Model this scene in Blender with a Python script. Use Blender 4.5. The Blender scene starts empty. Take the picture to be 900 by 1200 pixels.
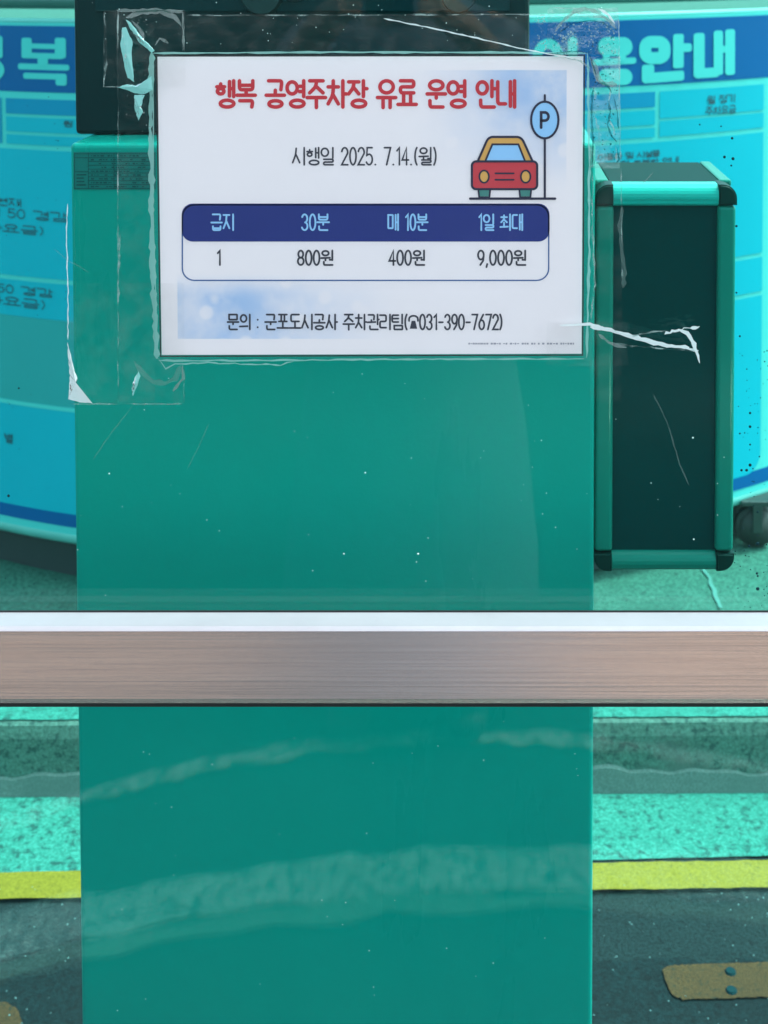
import bpy, bmesh, math, random
from mathutils import Vector, Matrix
random.seed(7)
C = bpy.context.scene.collection
R = math.radians
# ------------------------------------------------------------------ camera
CAMZ, F, PPX, PPY, PITCH = 1.55, 1600.0, 560.0, 20.0, R(2.5)
cd = bpy.data.cameras.new('camera'); cam = bpy.data.objects.new('camera', cd); C.objects.link(cam)
cam.location = (0, 0, CAMZ); cam.rotation_euler = (R(90)-PITCH, 0, 0)
cd.sensor_width = 36; cd.lens = F/1200*36
cd.shift_x = (450-PPX)/1200; cd.shift_y = (PPY-600)/1200
cd.clip_start = 0.02; cd.clip_end = 2000
cd.dof.use_dof = True; cd.dof.focus_distance = 0.97; cd.dof.aperture_fstop = 17
bpy.context.scene.camera = cam
# ------------------------------------------------------------------ light
SUN_EL, SUN_BEH = R(58), R(12)
w = bpy.data.worlds.new('World'); bpy.context.scene.world = w; w.use_nodes = True
nt = w.node_tree; bg = nt.nodes['Background']
sky = nt.nodes.new('ShaderNodeTexSky'); sky.sky_type = 'NISHITA'; sky.sun_disc = False
sky.sun_elevation = SUN_EL; sky.sun_rotation = R(90)-SUN_BEH; sky.air_density = 1.0; sky.dust_density = 3.0; sky.ozone_density = 1
hs = nt.nodes.new('ShaderNodeHueSaturation'); hs.inputs['Saturation'].default_value = .5   # hazy white sky
nt.links.new(sky.outputs[0], hs.inputs['Color']); nt.links.new(hs.outputs[0], bg.inputs[0]); bg.inputs[1].default_value = 0.15
sl = bpy.data.lights.new('sun', 'SUN'); sl.energy = 1.4; sl.angle = R(10); sl.color = (1, .96, .9)
so = bpy.data.objects.new('sun', sl); C.objects.link(so)
sd = Vector((math.cos(SUN_EL)*math.cos(SUN_BEH), math.cos(SUN_EL)*math.sin(SUN_BEH), math.sin(SUN_EL)))
so.rotation_euler = sd.to_track_quat('Z', 'Y').to_euler()
vs = bpy.context.scene.view_settings
vs.view_transform = 'Standard'; vs.look = 'None'; vs.gamma = 1; vs.exposure = 2.0
bpy.context.scene.cycles.transparent_max_bounces = 24

# ------------------------------------------------------------------ pixel helpers: real points on real planes
def ray(u, v):
    d = Vector(((u-PPX)/F, -(v-PPY)/F, -1)); d.rotate(cam.rotation_euler); return d
def P(u, v, Y):
    d = ray(u, v); k = Y/d.y; return Vector((d.x*k, Y, CAMZ+d.z*k))
def PG(u, v, z=0.0):
    d = ray(u, v); k = (z-CAMZ)/d.z; return Vector((d.x*k, d.y*k, z))
def srgb(r, g, b):
    f = lambda c: (c/255/12.92 if c <= 10 else ((c/255+.055)/1.055)**2.4)
    return (f(r), f(g), f(b), 1)

# ------------------------------------------------------------------ object helpers
def thing(name, label=None, cat=None, loc=(0,0,0), group=None):
    o = bpy.data.objects.new(name, None); C.objects.link(o); o.location = loc
    o.empty_display_size = .05
    if label: o['label'] = label
    if cat: o['category'] = cat
    if group: o['group'] = group
    return o
def link(name, me, m, parent=None, smooth=False):
    o = bpy.data.objects.new(name, me); C.objects.link(o)
    if m: me.materials.append(m)
    if smooth:
        for p in me.polygons: p.use_smooth = True
    if parent:
        o.parent = parent; o.matrix_parent_inverse = Matrix.Translation(-world_loc(parent))
    return o
def world_loc(o):
    v = Vector(o.location)
    if o.parent: v = Vector((0,0,0))+world_loc(o.parent)*0+ (o.matrix_parent_inverse @ v) + world_loc(o.parent)
    return v
def fb(name, bm, m, parent=None, smooth=False):
    bmesh.ops.recalc_face_normals(bm, faces=bm.faces) if smooth != 'keep' else None
    me = bpy.data.meshes.new(name); bm.to_mesh(me); bm.free()
    return link(name, me, m, parent, bool(smooth))
def pd(name, verts, faces, m, parent=None, smooth=False):
    me = bpy.data.meshes.new(name); me.from_pydata([tuple(v) for v in verts], [], faces); me.update()
    return link(name, me, m, parent, smooth)
def box(bm, x0, x1, y0, y1, z0, z1, bevel=0, seg=2):
    t = bmesh.new(); bmesh.ops.create_cube(t, size=1)
    for v in t.verts:
        v.co = Vector(((x0+x1)/2+v.co.x*(x1-x0), (y0+y1)/2+v.co.y*(y1-y0), (z0+z1)/2+v.co.z*(z1-z0)))
    if bevel: bmesh.ops.bevel(t, geom=t.edges[:], offset=bevel, segments=seg, affect='EDGES', profile=.5)
    me = bpy.data.meshes.new('t'); t.to_mesh(me); t.free(); bm.from_mesh(me); bpy.data.meshes.remove(me)
def obox(name, m, parent, *a, bevel=0, seg=2):
    bm = bmesh.new(); box(bm, *a, bevel=bevel, seg=seg); o = fb(name, bm, m, parent); 
    return o

# ------------------------------------------------------------------ materials
def mat(name):
    m = bpy.data.materials.new(name); m.use_nodes = True
    return m, m.node_tree, m.node_tree.nodes['Principled BSDF']
def N(nt, t, **k):
    n = nt.nodes.new(t)
    for a, b in k.items(): setattr(n, a, b)
    return n
def plain(name, col, rough=.5, metal=0, spec=.5, coat=0, var=0.0, scale=8, bump=0, bscale=200):
    m, t, b = mat(name)
    b.inputs['Roughness'].default_value = rough; b.inputs['Metallic'].default_value = metal
    b.inputs['Specular IOR Level'].default_value = spec; b.inputs['Coat Weight'].default_value = coat
    b.inputs['Base Color'].default_value = col
    if var or bump:
        tc = N(t, 'ShaderNodeTexCoord')
        if var:
            n = N(t, 'ShaderNodeTexNoise'); n.inputs['Scale'].default_value = scale; n.inputs['Detail'].default_value = 5
            t.links.new(tc.outputs['Object'], n.inputs['Vector'])
            mx = N(t, 'ShaderNodeMix', data_type='RGBA')
            mx.inputs[6].default_value = tuple(c*(1-var) for c in col[:3])+(1,)
            mx.inputs[7].default_value = tuple(min(1, c*(1+var)) for c in col[:3])+(1,)
            t.links.new(n.outputs[0], mx.inputs[0]); t.links.new(mx.outputs[2], b.inputs['Base Color'])
        if bump:
            n = N(t, 'ShaderNodeTexNoise'); n.inputs['Scale'].default_value = bscale; n.inputs['Detail'].default_value = 3
            t.links.new(tc.outputs['Object'], n.inputs['Vector'])
            bp = N(t, 'ShaderNodeBump'); bp.inputs['Strength'].default_value = bump; bp.inputs['Distance'].default_value = .002
            t.links.new(n.outputs[0], bp.inputs['Height']); t.links.new(bp.outputs[0], b.inputs['Normal'])
    return m
def speckle(name, base, dark, light, pit=.35, scale=60, stain=None, rough=.85, bump=.5, big=2.2):
    """rough mineral surface: grain, pits, large stains"""
    m, t, b = mat(name); b.inputs['Roughness'].default_value = rough; b.inputs['Specular IOR Level'].default_value = .3
    tc = N(t, 'ShaderNodeTexCoord')
    def noise(s, d=5, r=.6):
        n = N(t, 'ShaderNodeTexNoise'); n.inputs['Scale'].default_value = s; n.inputs['Detail'].default_value = d; n.inputs['Roughness'].default_value = r
        t.links.new(tc.outputs['Object'], n.inputs['Vector']); return n
    def ramp(src, a, c):
        r = N(t, 'ShaderNodeMapRange'); r.inputs[1].default_value = a; r.inputs[2].default_value = c
        t.links.new(src, r.inputs[0]); return r.outputs[0]
    def mixc(f, a, c):
        mx = N(t, 'ShaderNodeMix', data_type='RGBA'); t.links.new(f, mx.inputs[0])
        for i, x in ((6, a), (7, c)):
            if isinstance(x, tuple): mx.inputs[i].default_value = x
            else: t.links.new(x, mx.inputs[i])
        return mx.outputs[2]
    g = noise(scale*2.5, 6, .75)
    c1 = mixc(ramp(g.outputs[0], .42, .6), tuple(x*.72 for x in base[:3])+(1,), light)
    p = noise(scale, 4, .7)
    c2 = mixc(ramp(p.outputs[0], .66-pit*.22, .72-pit*.12), c1, dark)
    s = noise(big, 4, .6)
    c3 = mixc(ramp(s.outputs[0], .5, .75), c2, stain or tuple(x*.75 for x in base[:3])+(1,))
    t.links.new(c3, b.inputs['Base Color'])
    bp = N(t, 'ShaderNodeBump'); bp.inputs['Strength'].default_value = bump; bp.inputs['Distance'].default_value = .004
    t.links.new(g.outputs[0], bp.inputs['Height']); t.links.new(bp.outputs[0], b.inputs['Normal'])
    return m
def sheet_mat(name, tint, white=0.0, wcol=(.8,.8,.8,1), rough=.02, bump=0.0, bscale=60, refl=1.0, wn=0):
    """thin clear sheet: tinted see-through + surface reflection + optional milky part"""
    m = bpy.data.materials.new(name); m.use_nodes = True; t = m.node_tree; t.nodes.clear()
    out = N(t, 'ShaderNodeOutputMaterial'); tr = N(t, 'ShaderNodeBsdfTransparent'); tr.inputs[0].default_value = tint
    gl = N(t, 'ShaderNodeBsdfGlossy'); gl.inputs['Roughness'].default_value = rough
    fr = N(t, 'ShaderNodeFresnel'); fr.inputs[0].default_value = 1.5
    mul = N(t, 'ShaderNodeMath', operation='MULTIPLY'); mul.inputs[1].default_value = refl; t.links.new(fr.outputs[0], mul.inputs[0])
    mx = N(t, 'ShaderNodeMixShader'); t.links.new(mul.outputs[0], mx.inputs[0])
    cur = tr.outputs[0]
    tc = N(t, 'ShaderNodeTexCoord')
    if white:
        df = N(t, 'ShaderNodeBsdfDiffuse'); df.inputs[0].default_value = wcol
        tl = N(t, 'ShaderNodeBsdfTranslucent'); tl.inputs[0].default_value = wcol
        ad = N(t, 'ShaderNodeMixShader'); ad.inputs[0].default_value = .35
        t.links.new(df.outputs[0], ad.inputs[1]); t.links.new(tl.outputs[0], ad.inputs[2])
        m2 = N(t, 'ShaderNodeMixShader'); m2.inputs[0].default_value = white
        if wn:
            n = N(t, 'ShaderNodeTexNoise'); n.inputs['Scale'].default_value = wn; n.inputs['Detail'].default_value = 6
            t.links.new(tc.outputs['Object'], n.inputs['Vector'])
            r = N(t, 'ShaderNodeMapRange'); r.inputs[1].default_value = .42; r.inputs[2].default_value = .68; r.inputs[4].default_value = white*2
            t.links.new(n.outputs[0], r.inputs[0]); t.links.new(r.outputs[0], m2.inputs[0])
        t.links.new(tr.outputs[0], m2.inputs[1]); t.links.new(ad.outputs[0], m2.inputs[2]); cur = m2.outputs[0]
    t.links.new(cur, mx.inputs[1]); t.links.new(gl.outputs[0], mx.inputs[2]); t.links.new(mx.outputs[0], out.inputs[0])
    if bump:
        n = N(t, 'ShaderNodeTexNoise'); n.inputs['Scale'].default_value = bscale; n.inputs['Detail'].default_value = 4
        t.links.new(tc.outputs['Object'], n.inputs['Vector'])
        bp = N(t, 'ShaderNodeBump'); bp.inputs['Strength'].default_value = bump; bp.inputs['Distance'].default_value = .002
        t.links.new(n.outputs[0], bp.inputs['Height'])
        t.links.new(bp.outputs[0], gl.inputs['Normal']); t.links.new(bp.outputs[0], fr.inputs['Normal'])
    return m

M = {}
M['glass'] = sheet_mat('tinted_glass', (.72, .985, .97, 1), refl=.55)
M['film'] = sheet_mat('clear_film', (.994, .998, .996, 1), white=.012, bump=.25, bscale=40, refl=.5, rough=.08)
M['tape'] = sheet_mat('clear_tape', (.995, .997, .995, 1), white=.018, wn=70, bump=.6, bscale=90, refl=.3, wcol=(.6,.55,.5,1), rough=.12)
M['crinkle'] = sheet_mat('crinkled_tape', (.9, .95, .94, 1), white=.16, wn=60, bump=1, bscale=130, refl=1.5, rough=.12, wcol=(.45,.72,.66,1))
M['edge'] = sheet_mat('film_edge', (.9, .97, .95, 1), white=.62, wcol=(.36, .72, .64, 1), refl=1, rough=.2, wn=0, bump=.5, bscale=200)
M['residue'] = sheet_mat('lifted_tape_fold', (.9, .95, .94, 1), white=.85, wcol=(.28, .68, .62, 1), refl=.8, rough=.25, bump=1, bscale=140)
M['seam'] = sheet_mat('tape_edge_line', (.9, .95, .94, 1), white=.3, wcol=(.5, .62, .58, 1), refl=1, rough=.2, wn=90)
M['gasket_shadow'] = plain('black_seal_and_shadow', (.01, .014, .014, 1), .6)
M['kiosk'] = plain('teal_powder_coat', (0.0007, 0.2856, 0.2300, 1), .38, spec=.18, var=.05, scale=5, bump=.06, bscale=300)
def uneven_sheen(m, lo, hi):
    t = m.node_tree; b = t.nodes['Principled BSDF']; tc = N(t, 'ShaderNodeTexCoord'); mp = N(t, 'ShaderNodeMapping'); mp.inputs['Scale'].default_value = (9, 9, 1.6); mp.inputs['Rotation'].default_value = (0, .12, 0)
    n = N(t, 'ShaderNodeTexNoise'); n.inputs['Scale'].default_value = 1; n.inputs['Detail'].default_value = 6; n.inputs['Roughness'].default_value = .6
    r_ = N(t, 'ShaderNodeMapRange'); r_.inputs[1].default_value = .35; r_.inputs[2].default_value = .65; r_.inputs[3].default_value = lo; r_.inputs[4].default_value = hi
    t.links.new(tc.outputs['Object'], mp.inputs[0]); t.links.new(mp.outputs[0], n.inputs['Vector']); t.links.new(n.outputs[0], r_.inputs[0]); t.links.new(r_.outputs[0], b.inputs['Roughness'])
uneven_sheen(M['kiosk'], .22, .55)
M['head'] = plain('dark_housing', (0.0042, 0.0133, 0.0153, 1), .38, var=.2, scale=6, spec=0.2)
M['screen'] = plain('display_glass', (.006, .02, .024, 1), .1)
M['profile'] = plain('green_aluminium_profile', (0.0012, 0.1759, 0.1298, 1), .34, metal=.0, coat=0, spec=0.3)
M['cap'] = plain('dark_green_plastic_cap', (0.0010, 0.0271, 0.0220, 1), .45, spec=0.15)
M['acryl'] = plain('dark_green_acrylic', (0.0005, 0.0392, 0.0390, 1), .3, spec=.12, var=.25, scale=3)
M['asphalt'] = speckle('asphalt', (0.0035, 0.0144, 0.0158, 1), (0.0010, 0.0058, 0.0068, 1), (0.0140, 0.0346, 0.0360, 1), pit=.5, scale=75, stain=(0.0028, 0.0115, 0.0137, 1), bump=.9)
M['concrete'] = speckle('gutter_concrete', (0.0195, 0.2094, 0.1584, 1), (0.0117, 0.0711, 0.0594, 1), (0.0508, 0.2846, 0.2218, 1), pit=.7, scale=70, stain=(0.0195, 0.1759, 0.1346, 1), bump=.3)
M['kerbm'] = speckle('kerb_stone', (0.0812, 0.1819, 0.1438, 1), (0.0290, 0.0788, 0.0663, 1), (0.1159, 0.2305, 0.1825, 1), pit=.75, scale=75, stain=(0.1159, 0.1638, 0.1382, 1), bump=.5, big=6)
M['pave'] = speckle('pavement_concrete', (0.0179, 0.1136, 0.0800, 1), (0.0089, 0.0568, 0.0431, 1), (0.0477, 0.1775, 0.1293, 1), pit=.4, scale=60, stain=(0.0149, 0.0853, 0.0616, 1), bump=.5, big=5)
M['yellow'] = speckle('yellow_road_paint', (0.2537, 0.1934, 0.0087, 1), (0.1309, 0.1036, 0.0097, 1), (0.2864, 0.2140, 0.0136, 1), pit=.3, scale=90, stain=(0.2251, 0.1588, 0.0058, 1), bump=.25)
M['ochre'] = speckle('worn_ochre_paint', (0.0804, 0.0398, 0.0122, 1), (0.0241, 0.0265, 0.0152, 1), (0.1126, 0.0553, 0.0167, 1), pit=.5, scale=120, bump=.6)
M['asphalt_dark'] = speckle('dark_asphalt', (0.0007, 0.0084, 0.0099, 1), (0.0002, 0.0030, 0.0040, 1), (0.0048, 0.0216, 0.0242, 1), pit=.6, scale=70, stain=(0.0006, 0.0063, 0.0081, 1), bump=.9)
M['whitepaint'] = plain('white_road_paint', (.75, .76, .74, 1), .7, var=.2, scale=30)
M['mottledwhite'] = speckle('mottled_white_strip', (0.3150, 0.3500, 0.3500, 1), (0.0280, 0.0630, 0.0700, 1), (0.5250, 0.5460, 0.5320, 1), pit=1.0, scale=38, stain=(0.2100, 0.2520, 0.2520, 1), big=9)
M['mottledpale'] = speckle('mottled_pale_strip', (0.1274, 0.2730, 0.2548, 1), (0.0273, 0.0910, 0.0910, 1), (0.4095, 0.5460, 0.5096, 1), pit=.9, scale=55, stain=(0.0910, 0.2366, 0.2184, 1), big=5)
M['warmreflect'] = speckle('warm_reflector', (0.3713, 0.2625, 0.1955, 1), (0.2700, 0.1875, 0.1380, 1), (0.4185, 0.3125, 0.2415, 1), pit=.3, scale=30)
M['mortar'] = speckle('smooth_mortar', (.12, .19, .165, 1), (.05, .1, .09, 1), (.15, .215, .19, 1), pit=.15, scale=120, stain=(.09, .15, .13, 1), bump=.3, big=7)
M['palepaint'] = plain('pale_green_paint', (.06, .21, .175, 1), .7, var=.2, scale=40)
M['b_pale'] = plain('banner_pale_blue_green', (.03, .30, .30, 1), .6, var=.05, spec=.12)
M['grit'] = plain('pale_grit', (.25, .36, .36, 1), .6)
M['coat'] = plain('blue_grey_coat', (.14, .17, .23, 1), .8, var=.2, scale=12)
M['skin'] = plain('skin', (.45, .25, .17, 1), .55)
M['hair'] = plain('black_hair', (.012, .01, .009, 1), .6)
M['shoe'] = plain('dark_shoe', (.03, .03, .035, 1), .5)
M['board_shade'] = plain('under_board_shade', (.02, .03, .03, 1), .6)
M['rim'] = plain('light_metal_rim', (0.1400, 0.4340, 0.3850, 1), .35, var=.15, scale=10)
M['ring'] = plain('grey_green_tube', (0.0400, 0.1300, 0.1100, 1), .4, var=.3, scale=5)
M['b_white'] = plain('banner_pale', (0.0819, 0.5081, 0.4794, 1), .5, var=.04, spec=.12)
M['b_cyan'] = plain('banner_cyan', (0.0030, 0.3594, 0.4498, 1), .45, var=.05, scale=4, spec=.12)
M['b_mid'] = plain('banner_mid_blue', (0.0012, 0.2256, 0.3840, 1), .45, var=.05, spec=.12)
M['b_blue'] = plain('banner_blue', (0.0004, 0.0906, 0.2633, 1), .45, var=.06, spec=.12)
M['b_ink'] = plain('banner_ink', (.01, .06, .08, 1), .6)
M['tyre'] = plain('dark_caster_rubber', (.035, .04, .035, 1), .7, var=.4, scale=20)
M['steel'] = plain('caster_steel', (.09, .1, .095, 1), .4, metal=.8)
M['ink_red'] = plain('red_print', (.56, .022, .035, 1), .4)
M['ink_dark'] = plain('dark_print', (.035, .04, .055, 1), .4)
M['ink_grey'] = plain('faint_grey_print', (.32, .33, .37, 1), .5)
M['ink_line'] = plain('navy_outline_print', (.012, .015, .045, 1), .4)
M['navy'] = plain('navy_print', (.006, .026, .20, 1), .4, var=.15, scale=12)
M['lightblue'] = plain('light_blue_print', (.3, .62, .9, 1), .4)
M['midblue'] = plain('thin_blue_print', (.03, .11, .3, 1), .4)
M['car_red'] = plain('car_red_print', (.58, .045, .06, 1), .4, var=.1, scale=30)
M['car_yellow'] = plain('car_yellow_print', (.72, .42, .10, 1), .4)
M['car_green'] = plain('car_green_print', (.05, .26, .22, 1), .4)
M['toppan'] = plain('green_top_sheet', (0.0010, 0.0280, 0.0240, 1), .55, spec=.05)
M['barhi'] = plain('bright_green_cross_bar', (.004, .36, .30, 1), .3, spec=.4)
M['sticker'] = plain('label_film', (.003, .14, .125, 1), .4)
M['sticker_ink'] = plain('label_ink', (.002, .05, .05, 1), .5)
M['speck'] = plain('pale_speck', (.6, .85, .8, 1), .4)
M['dirt'] = plain('dark_dirt', (.004, .03, .035, 1), .7, spec=.1)

def paper_mat(nx0, nx1, nz0, nz1):
    """white print stock with the pale blue watercolour print in two corners"""
    m, t, b = mat('printed_paper'); b.inputs['Roughness'].default_value = .42
    tc = N(t, 'ShaderNodeTexCoord'); sp = N(t, 'ShaderNodeSeparateXYZ'); t.links.new(tc.outputs['Object'], sp.inputs[0])
    def mr(src, a, c, lo=0, hi=1, smooth=True):
        r = N(t, 'ShaderNodeMapRange', interpolation_type='SMOOTHSTEP' if smooth else 'LINEAR')
        for i, x in ((1, a), (2, c), (3, lo), (4, hi)): r.inputs[i].default_value = x
        t.links.new(src, r.inputs[0]); return r.outputs[0]
    def mth(op, a, c):
        n = N(t, 'ShaderNodeMath', operation=op)
        for i, x in ((0, a), (1, c)):
            if isinstance(x, (int, float)): n.inputs[i].default_value = x
            else: t.links.new(x, n.inputs[i])
        return n.outputs[0]
    X, Z = sp.outputs[0], sp.outputs[2]
    px = lambda u: nx0+(nx1-nx0)*(u-185)/(683-185)
    pz = lambda v: nz1-(nz1-nz0)*(v-67)/(416-67)
    n = N(t, 'ShaderNodeTexNoise'); n.inputs['Scale'].default_value = 22; n.inputs['Detail'].default_value = 8; n.inputs['Roughness'].default_value = .65
    t.links.new(tc.outputs['Object'], n.inputs['Vector'])
    e = .0004
    # upper right wash
    a = mth('MULTIPLY', mr(X, px(470), px(655)), mth('MULTIPLY', mr(X, px(664)+e, px(664)-e), mr(Z, pz(83)+e, pz(83)-e)))
    a = mth('MULTIPLY', a, mr(Z, pz(232), pz(95)))
    # lower left wash
    c = mth('MULTIPLY', mr(X, px(205)-e, px(205)+e), mth('MULTIPLY', mr(X, px(480), px(215)), mr(Z, pz(397)-e, pz(397)+e)))
    c = mth('MULTIPLY', c, mr(Z, pz(318), pz(352)))
    k = mth('MULTIPLY', mth('ADD', a, c), mr(n.outputs[0], .28, .68, .3, 1))
    vo = N(t, 'ShaderNodeTexVoronoi'); vo.inputs['Scale'].default_value = 46; t.links.new(tc.outputs['Object'], vo.inputs['Vector'])
    k2 = mth('MULTIPLY', k, mr(vo.outputs['Distance'], .16, .3, .35, 1))
    mx = N(t, 'ShaderNodeMix', data_type='RGBA'); mx.inputs[6].default_value = (.88, .86, .855, 1); mx.inputs[7].default_value = (.30, .52, .78, 1)
    t.links.new(k2, mx.inputs[0]); t.links.new(mx.outputs[2], b.inputs['Base Color'])
    n2 = N(t, 'ShaderNodeTexNoise'); n2.inputs['Scale'].default_value = 9; n2.inputs['Detail'].default_value = 2
    t.links.new(tc.outputs['Object'], n2.inputs['Vector'])
    bp = N(t, 'ShaderNodeBump'); bp.inputs['Strength'].default_value = .25; bp.inputs['Distance'].default_value = .003
    t.links.new(n2.outputs[0], bp.inputs['Height']); t.links.new(bp.outputs[0], b.inputs['Normal'])
    b.inputs['Coat Weight'].default_value = .25; b.inputs['Coat Roughness'].default_value = .15
    return m
def rail_mat():
    m, t, b = mat('brushed_aluminium'); b.inputs['Metallic'].default_value = .8; b.inputs['Roughness'].default_value = .2
    b.inputs['Anisotropic'].default_value = .75
    tg = N(t, 'ShaderNodeTangent', direction_type='RADIAL', axis='Z'); t.links.new(tg.outputs[0], b.inputs['Tangent'])
    b.inputs['Anisotropic Rotation'].default_value = 0.0
    tc = N(t, 'ShaderNodeTexCoord'); mp = N(t, 'ShaderNodeMapping'); mp.inputs['Scale'].default_value = (5, 420, 420)
    t.links.new(tc.outputs['Object'], mp.inputs[0])
    n = N(t, 'ShaderNodeTexNoise'); n.inputs['Scale'].default_value = 1; n.inputs['Detail'].default_value = 5; t.links.new(mp.outputs[0], n.inputs['Vector'])
    mx = N(t, 'ShaderNodeMix', data_type='RGBA'); mx.inputs[6].default_value = (.56, .475, .425, 1); mx.inputs[7].default_value = (.76, .67, .61, 1)
    t.links.new(n.outputs[0], mx.inputs[0]); t.links.new(mx.outputs[2], b.inputs['Base Color'])
    bp = N(t, 'ShaderNodeBump'); bp.inputs['Strength'].default_value = .12; bp.inputs['Distance'].default_value = .0005
    t.links.new(n.outputs[0], bp.inputs['Height']); t.links.new(bp.outputs[0], b.inputs['Normal'])
    return m
M['rail'] = rail_mat()
M['rail_top'] = plain('pale_anodised_ledge', (0.4250, 0.3840, 0.4000, 1), .5, var=.08, scale=30, bump=.1)

# ------------------------------------------------------------------ flat print: stroke lettering and shapes
class Ink:
    """collects flat shapes in (s,t) page coordinates (t down); mapper turns them into 3D, lift is the height above the page"""
    def __init__(s, mapper, lift=.00012): s.v = []; s.f = []; s.map = mapper; s.lift = lift; s.k = 0
    def _add(s, pts, faces):
        b = len(s.v); L = s.lift+(s.k % 12)*.000004; s.k += 1
        s.v += [s.map(x, y, L) for x, y in pts]; s.f += [tuple(b+i for i in f) for f in faces]
    def poly(s, pts): s._add(pts, [tuple(range(len(pts)))])
    def grid(s, x0, y0, x1, y1, nx):
        pts = []; fs = []
        for i in range(nx+1):
            x = x0+(x1-x0)*i/nx; pts += [(x, y0), (x, y1)]
            if i: fs.append((2*i-2, 2*i-1, 2*i+1, 2*i))
        s._add(pts, fs)
    def stroke(s, pts, wd, closed=False, cap=True):
        q = [pts[0]]
        for p in pts[1:]:
            if math.hypot(p[0]-q[-1][0], p[1]-q[-1][1]) > 1e-6: q.append(p)
        if closed and math.hypot(q[0][0]-q[-1][0], q[0][1]-q[-1][1]) < 1e-6: q.pop()
        n = len(q)
        if n < 2: return
        h = wd/2; L = []; Rr = []
        for i in range(n):
            a = q[i-1] if (i or closed) else None; c = q[(i+1) % n] if (i < n-1 or closed) else None
            def dr(p, r):
                d = math.hypot(r[0]-p[0], r[1]-p[1]) or 1; return ((r[0]-p[0])/d, (r[1]-p[1])/d)
            d1 = dr(a, q[i]) if a else dr(q[i], c); d2 = dr(q[i], c) if c else d1
            mx, my = -(d1[1]+d2[1]), d1[0]+d2[0]; ln = math.hypot(mx, my) or 1; mx /= ln; my /= ln
            co = max(.5, -d1[1]*mx+d1[0]*my); o = h/co
            L.append((q[i][0]+mx*o, q[i][1]+my*o)); Rr.append((q[i][0]-mx*o, q[i][1]-my*o))
        pts2 = L+Rr; fs = []
        for i in range(n if closed else n-1):
            j = (i+1) % n; fs.append((i, j, n+j, n+i))
        if cap and not closed:
            for (e, o2, sgn) in ((0, 1, 0), (n-1, n-2, 1)):
                ang = math.atan2(q[e][1]-q[o2][1], q[e][0]-q[o2][0]); b = len(pts2); m_ = 7
                pts2 += [(q[e][0]+h*math.cos(ang-math.pi/2+math.pi*k/(m_-1)), q[e][1]+h*math.sin(ang-math.pi/2+math.pi*k/(m_-1))) for k in range(m_)]
                fs.append(tuple(range(b, b+m_)))
        s._add(pts2, fs)
    def build(s, name, m, parent): return pd(name, s.v, s.f, m, parent)

def ell(cx, cy, rx, ry, n=22, a0=0, a1=360):
    full = abs(a1-a0) >= 360
    return [(cx+rx*math.cos(R(a0+(a1-a0)*i/(n if full else n-1))), cy+ry*math.sin(R(a0+(a1-a0)*i/(n if full else n-1)))) for i in range(n)]
def fillet(p, r):
    if len(p) < 3: return p
    o = [p[0]]
    for i in range(1, len(p)-1):
        a, b, c = p[i-1], p[i], p[i+1]
        def tw(x, y, d):
            l = math.hypot(y[0]-x[0], y[1]-x[1]) or 1; k = min(d/l, .49); return (x[0]+(y[0]-x[0])*k, x[1]+(y[1]-x[1])*k)
        s, e = tw(b, a, r), tw(b, c, r)
        for k in range(5):
            u = k/4; o.append(((1-u)**2*s[0]+2*u*(1-u)*b[0]+u*u*e[0], (1-u)**2*s[1]+2*u*(1-u)*b[1]+u*u*e[1]))
    return o+[p[-1]]
# consonants in a unit box, y down
J = {
 'ㄱ': [[(0,0),(1,0),(.92,1)]], 'ㄴ': [[(0,0),(0,1),(1,1)]], 'ㄷ': [[(1,0),(0,0),(0,1),(1,1)]],
 'ㄹ': [[(0,0),(1,0),(1,.5),(0,.5),(0,1),(1,1)]], 'ㅁ': [[(0,0),(1,0),(1,1),(0,1),'c']],
 'ㅂ': [[(0,0),(0,1),(1,1),(1,0)],[(0,.5),(1,.5)]], 'ㅅ': [[(.5,0),(.42,.45),(0,1)],[(.47,.42),(1,1)]],
 'ㅇ': ['o'], 'ㅈ': [[(0,0),(1,0)],[(.52,0),(.45,.5),(0,1)],[(.5,.48),(1,1)]],
 'ㅊ': [[(.5,-.22),(.5,0)],[(0,.1),(1,.1)],[(.52,.1),(.45,.55),(0,1)],[(.5,.53),(1,1)]],
 'ㅌ': [[(1,0),(0,0),(0,1),(1,1)],[(0,.5),(1,.5)]], 'ㅍ': [[(0,0),(1,0)],[(.3,0),(.3,1)],[(.7,0),(.7,1)],[(0,1),(1,1)]],
 'ㅎ': [[(.5,-.12),(.5,.1)],[(0,.2),(1,.2)],'h']}
CHO = 'ㄱㄲㄴㄷㄸㄹㅁㅂㅃㅅㅆㅇㅈㅉㅊㅋㅌㅍㅎ'
JUNG = 'ㅏㅐㅑㅒㅓㅔㅕㅖㅗㅘㅙㅚㅛㅜㅝㅞㅟㅠㅡㅢㅣ'
JONG = ' ㄱㄲㄳㄴㄵㄶㄷㄹㄺㄻㄼㄽㄾㄿㅀㅁㅂㅄㅅㅆㅇㅈㅊㅋㅌㅍㅎ'
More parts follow.
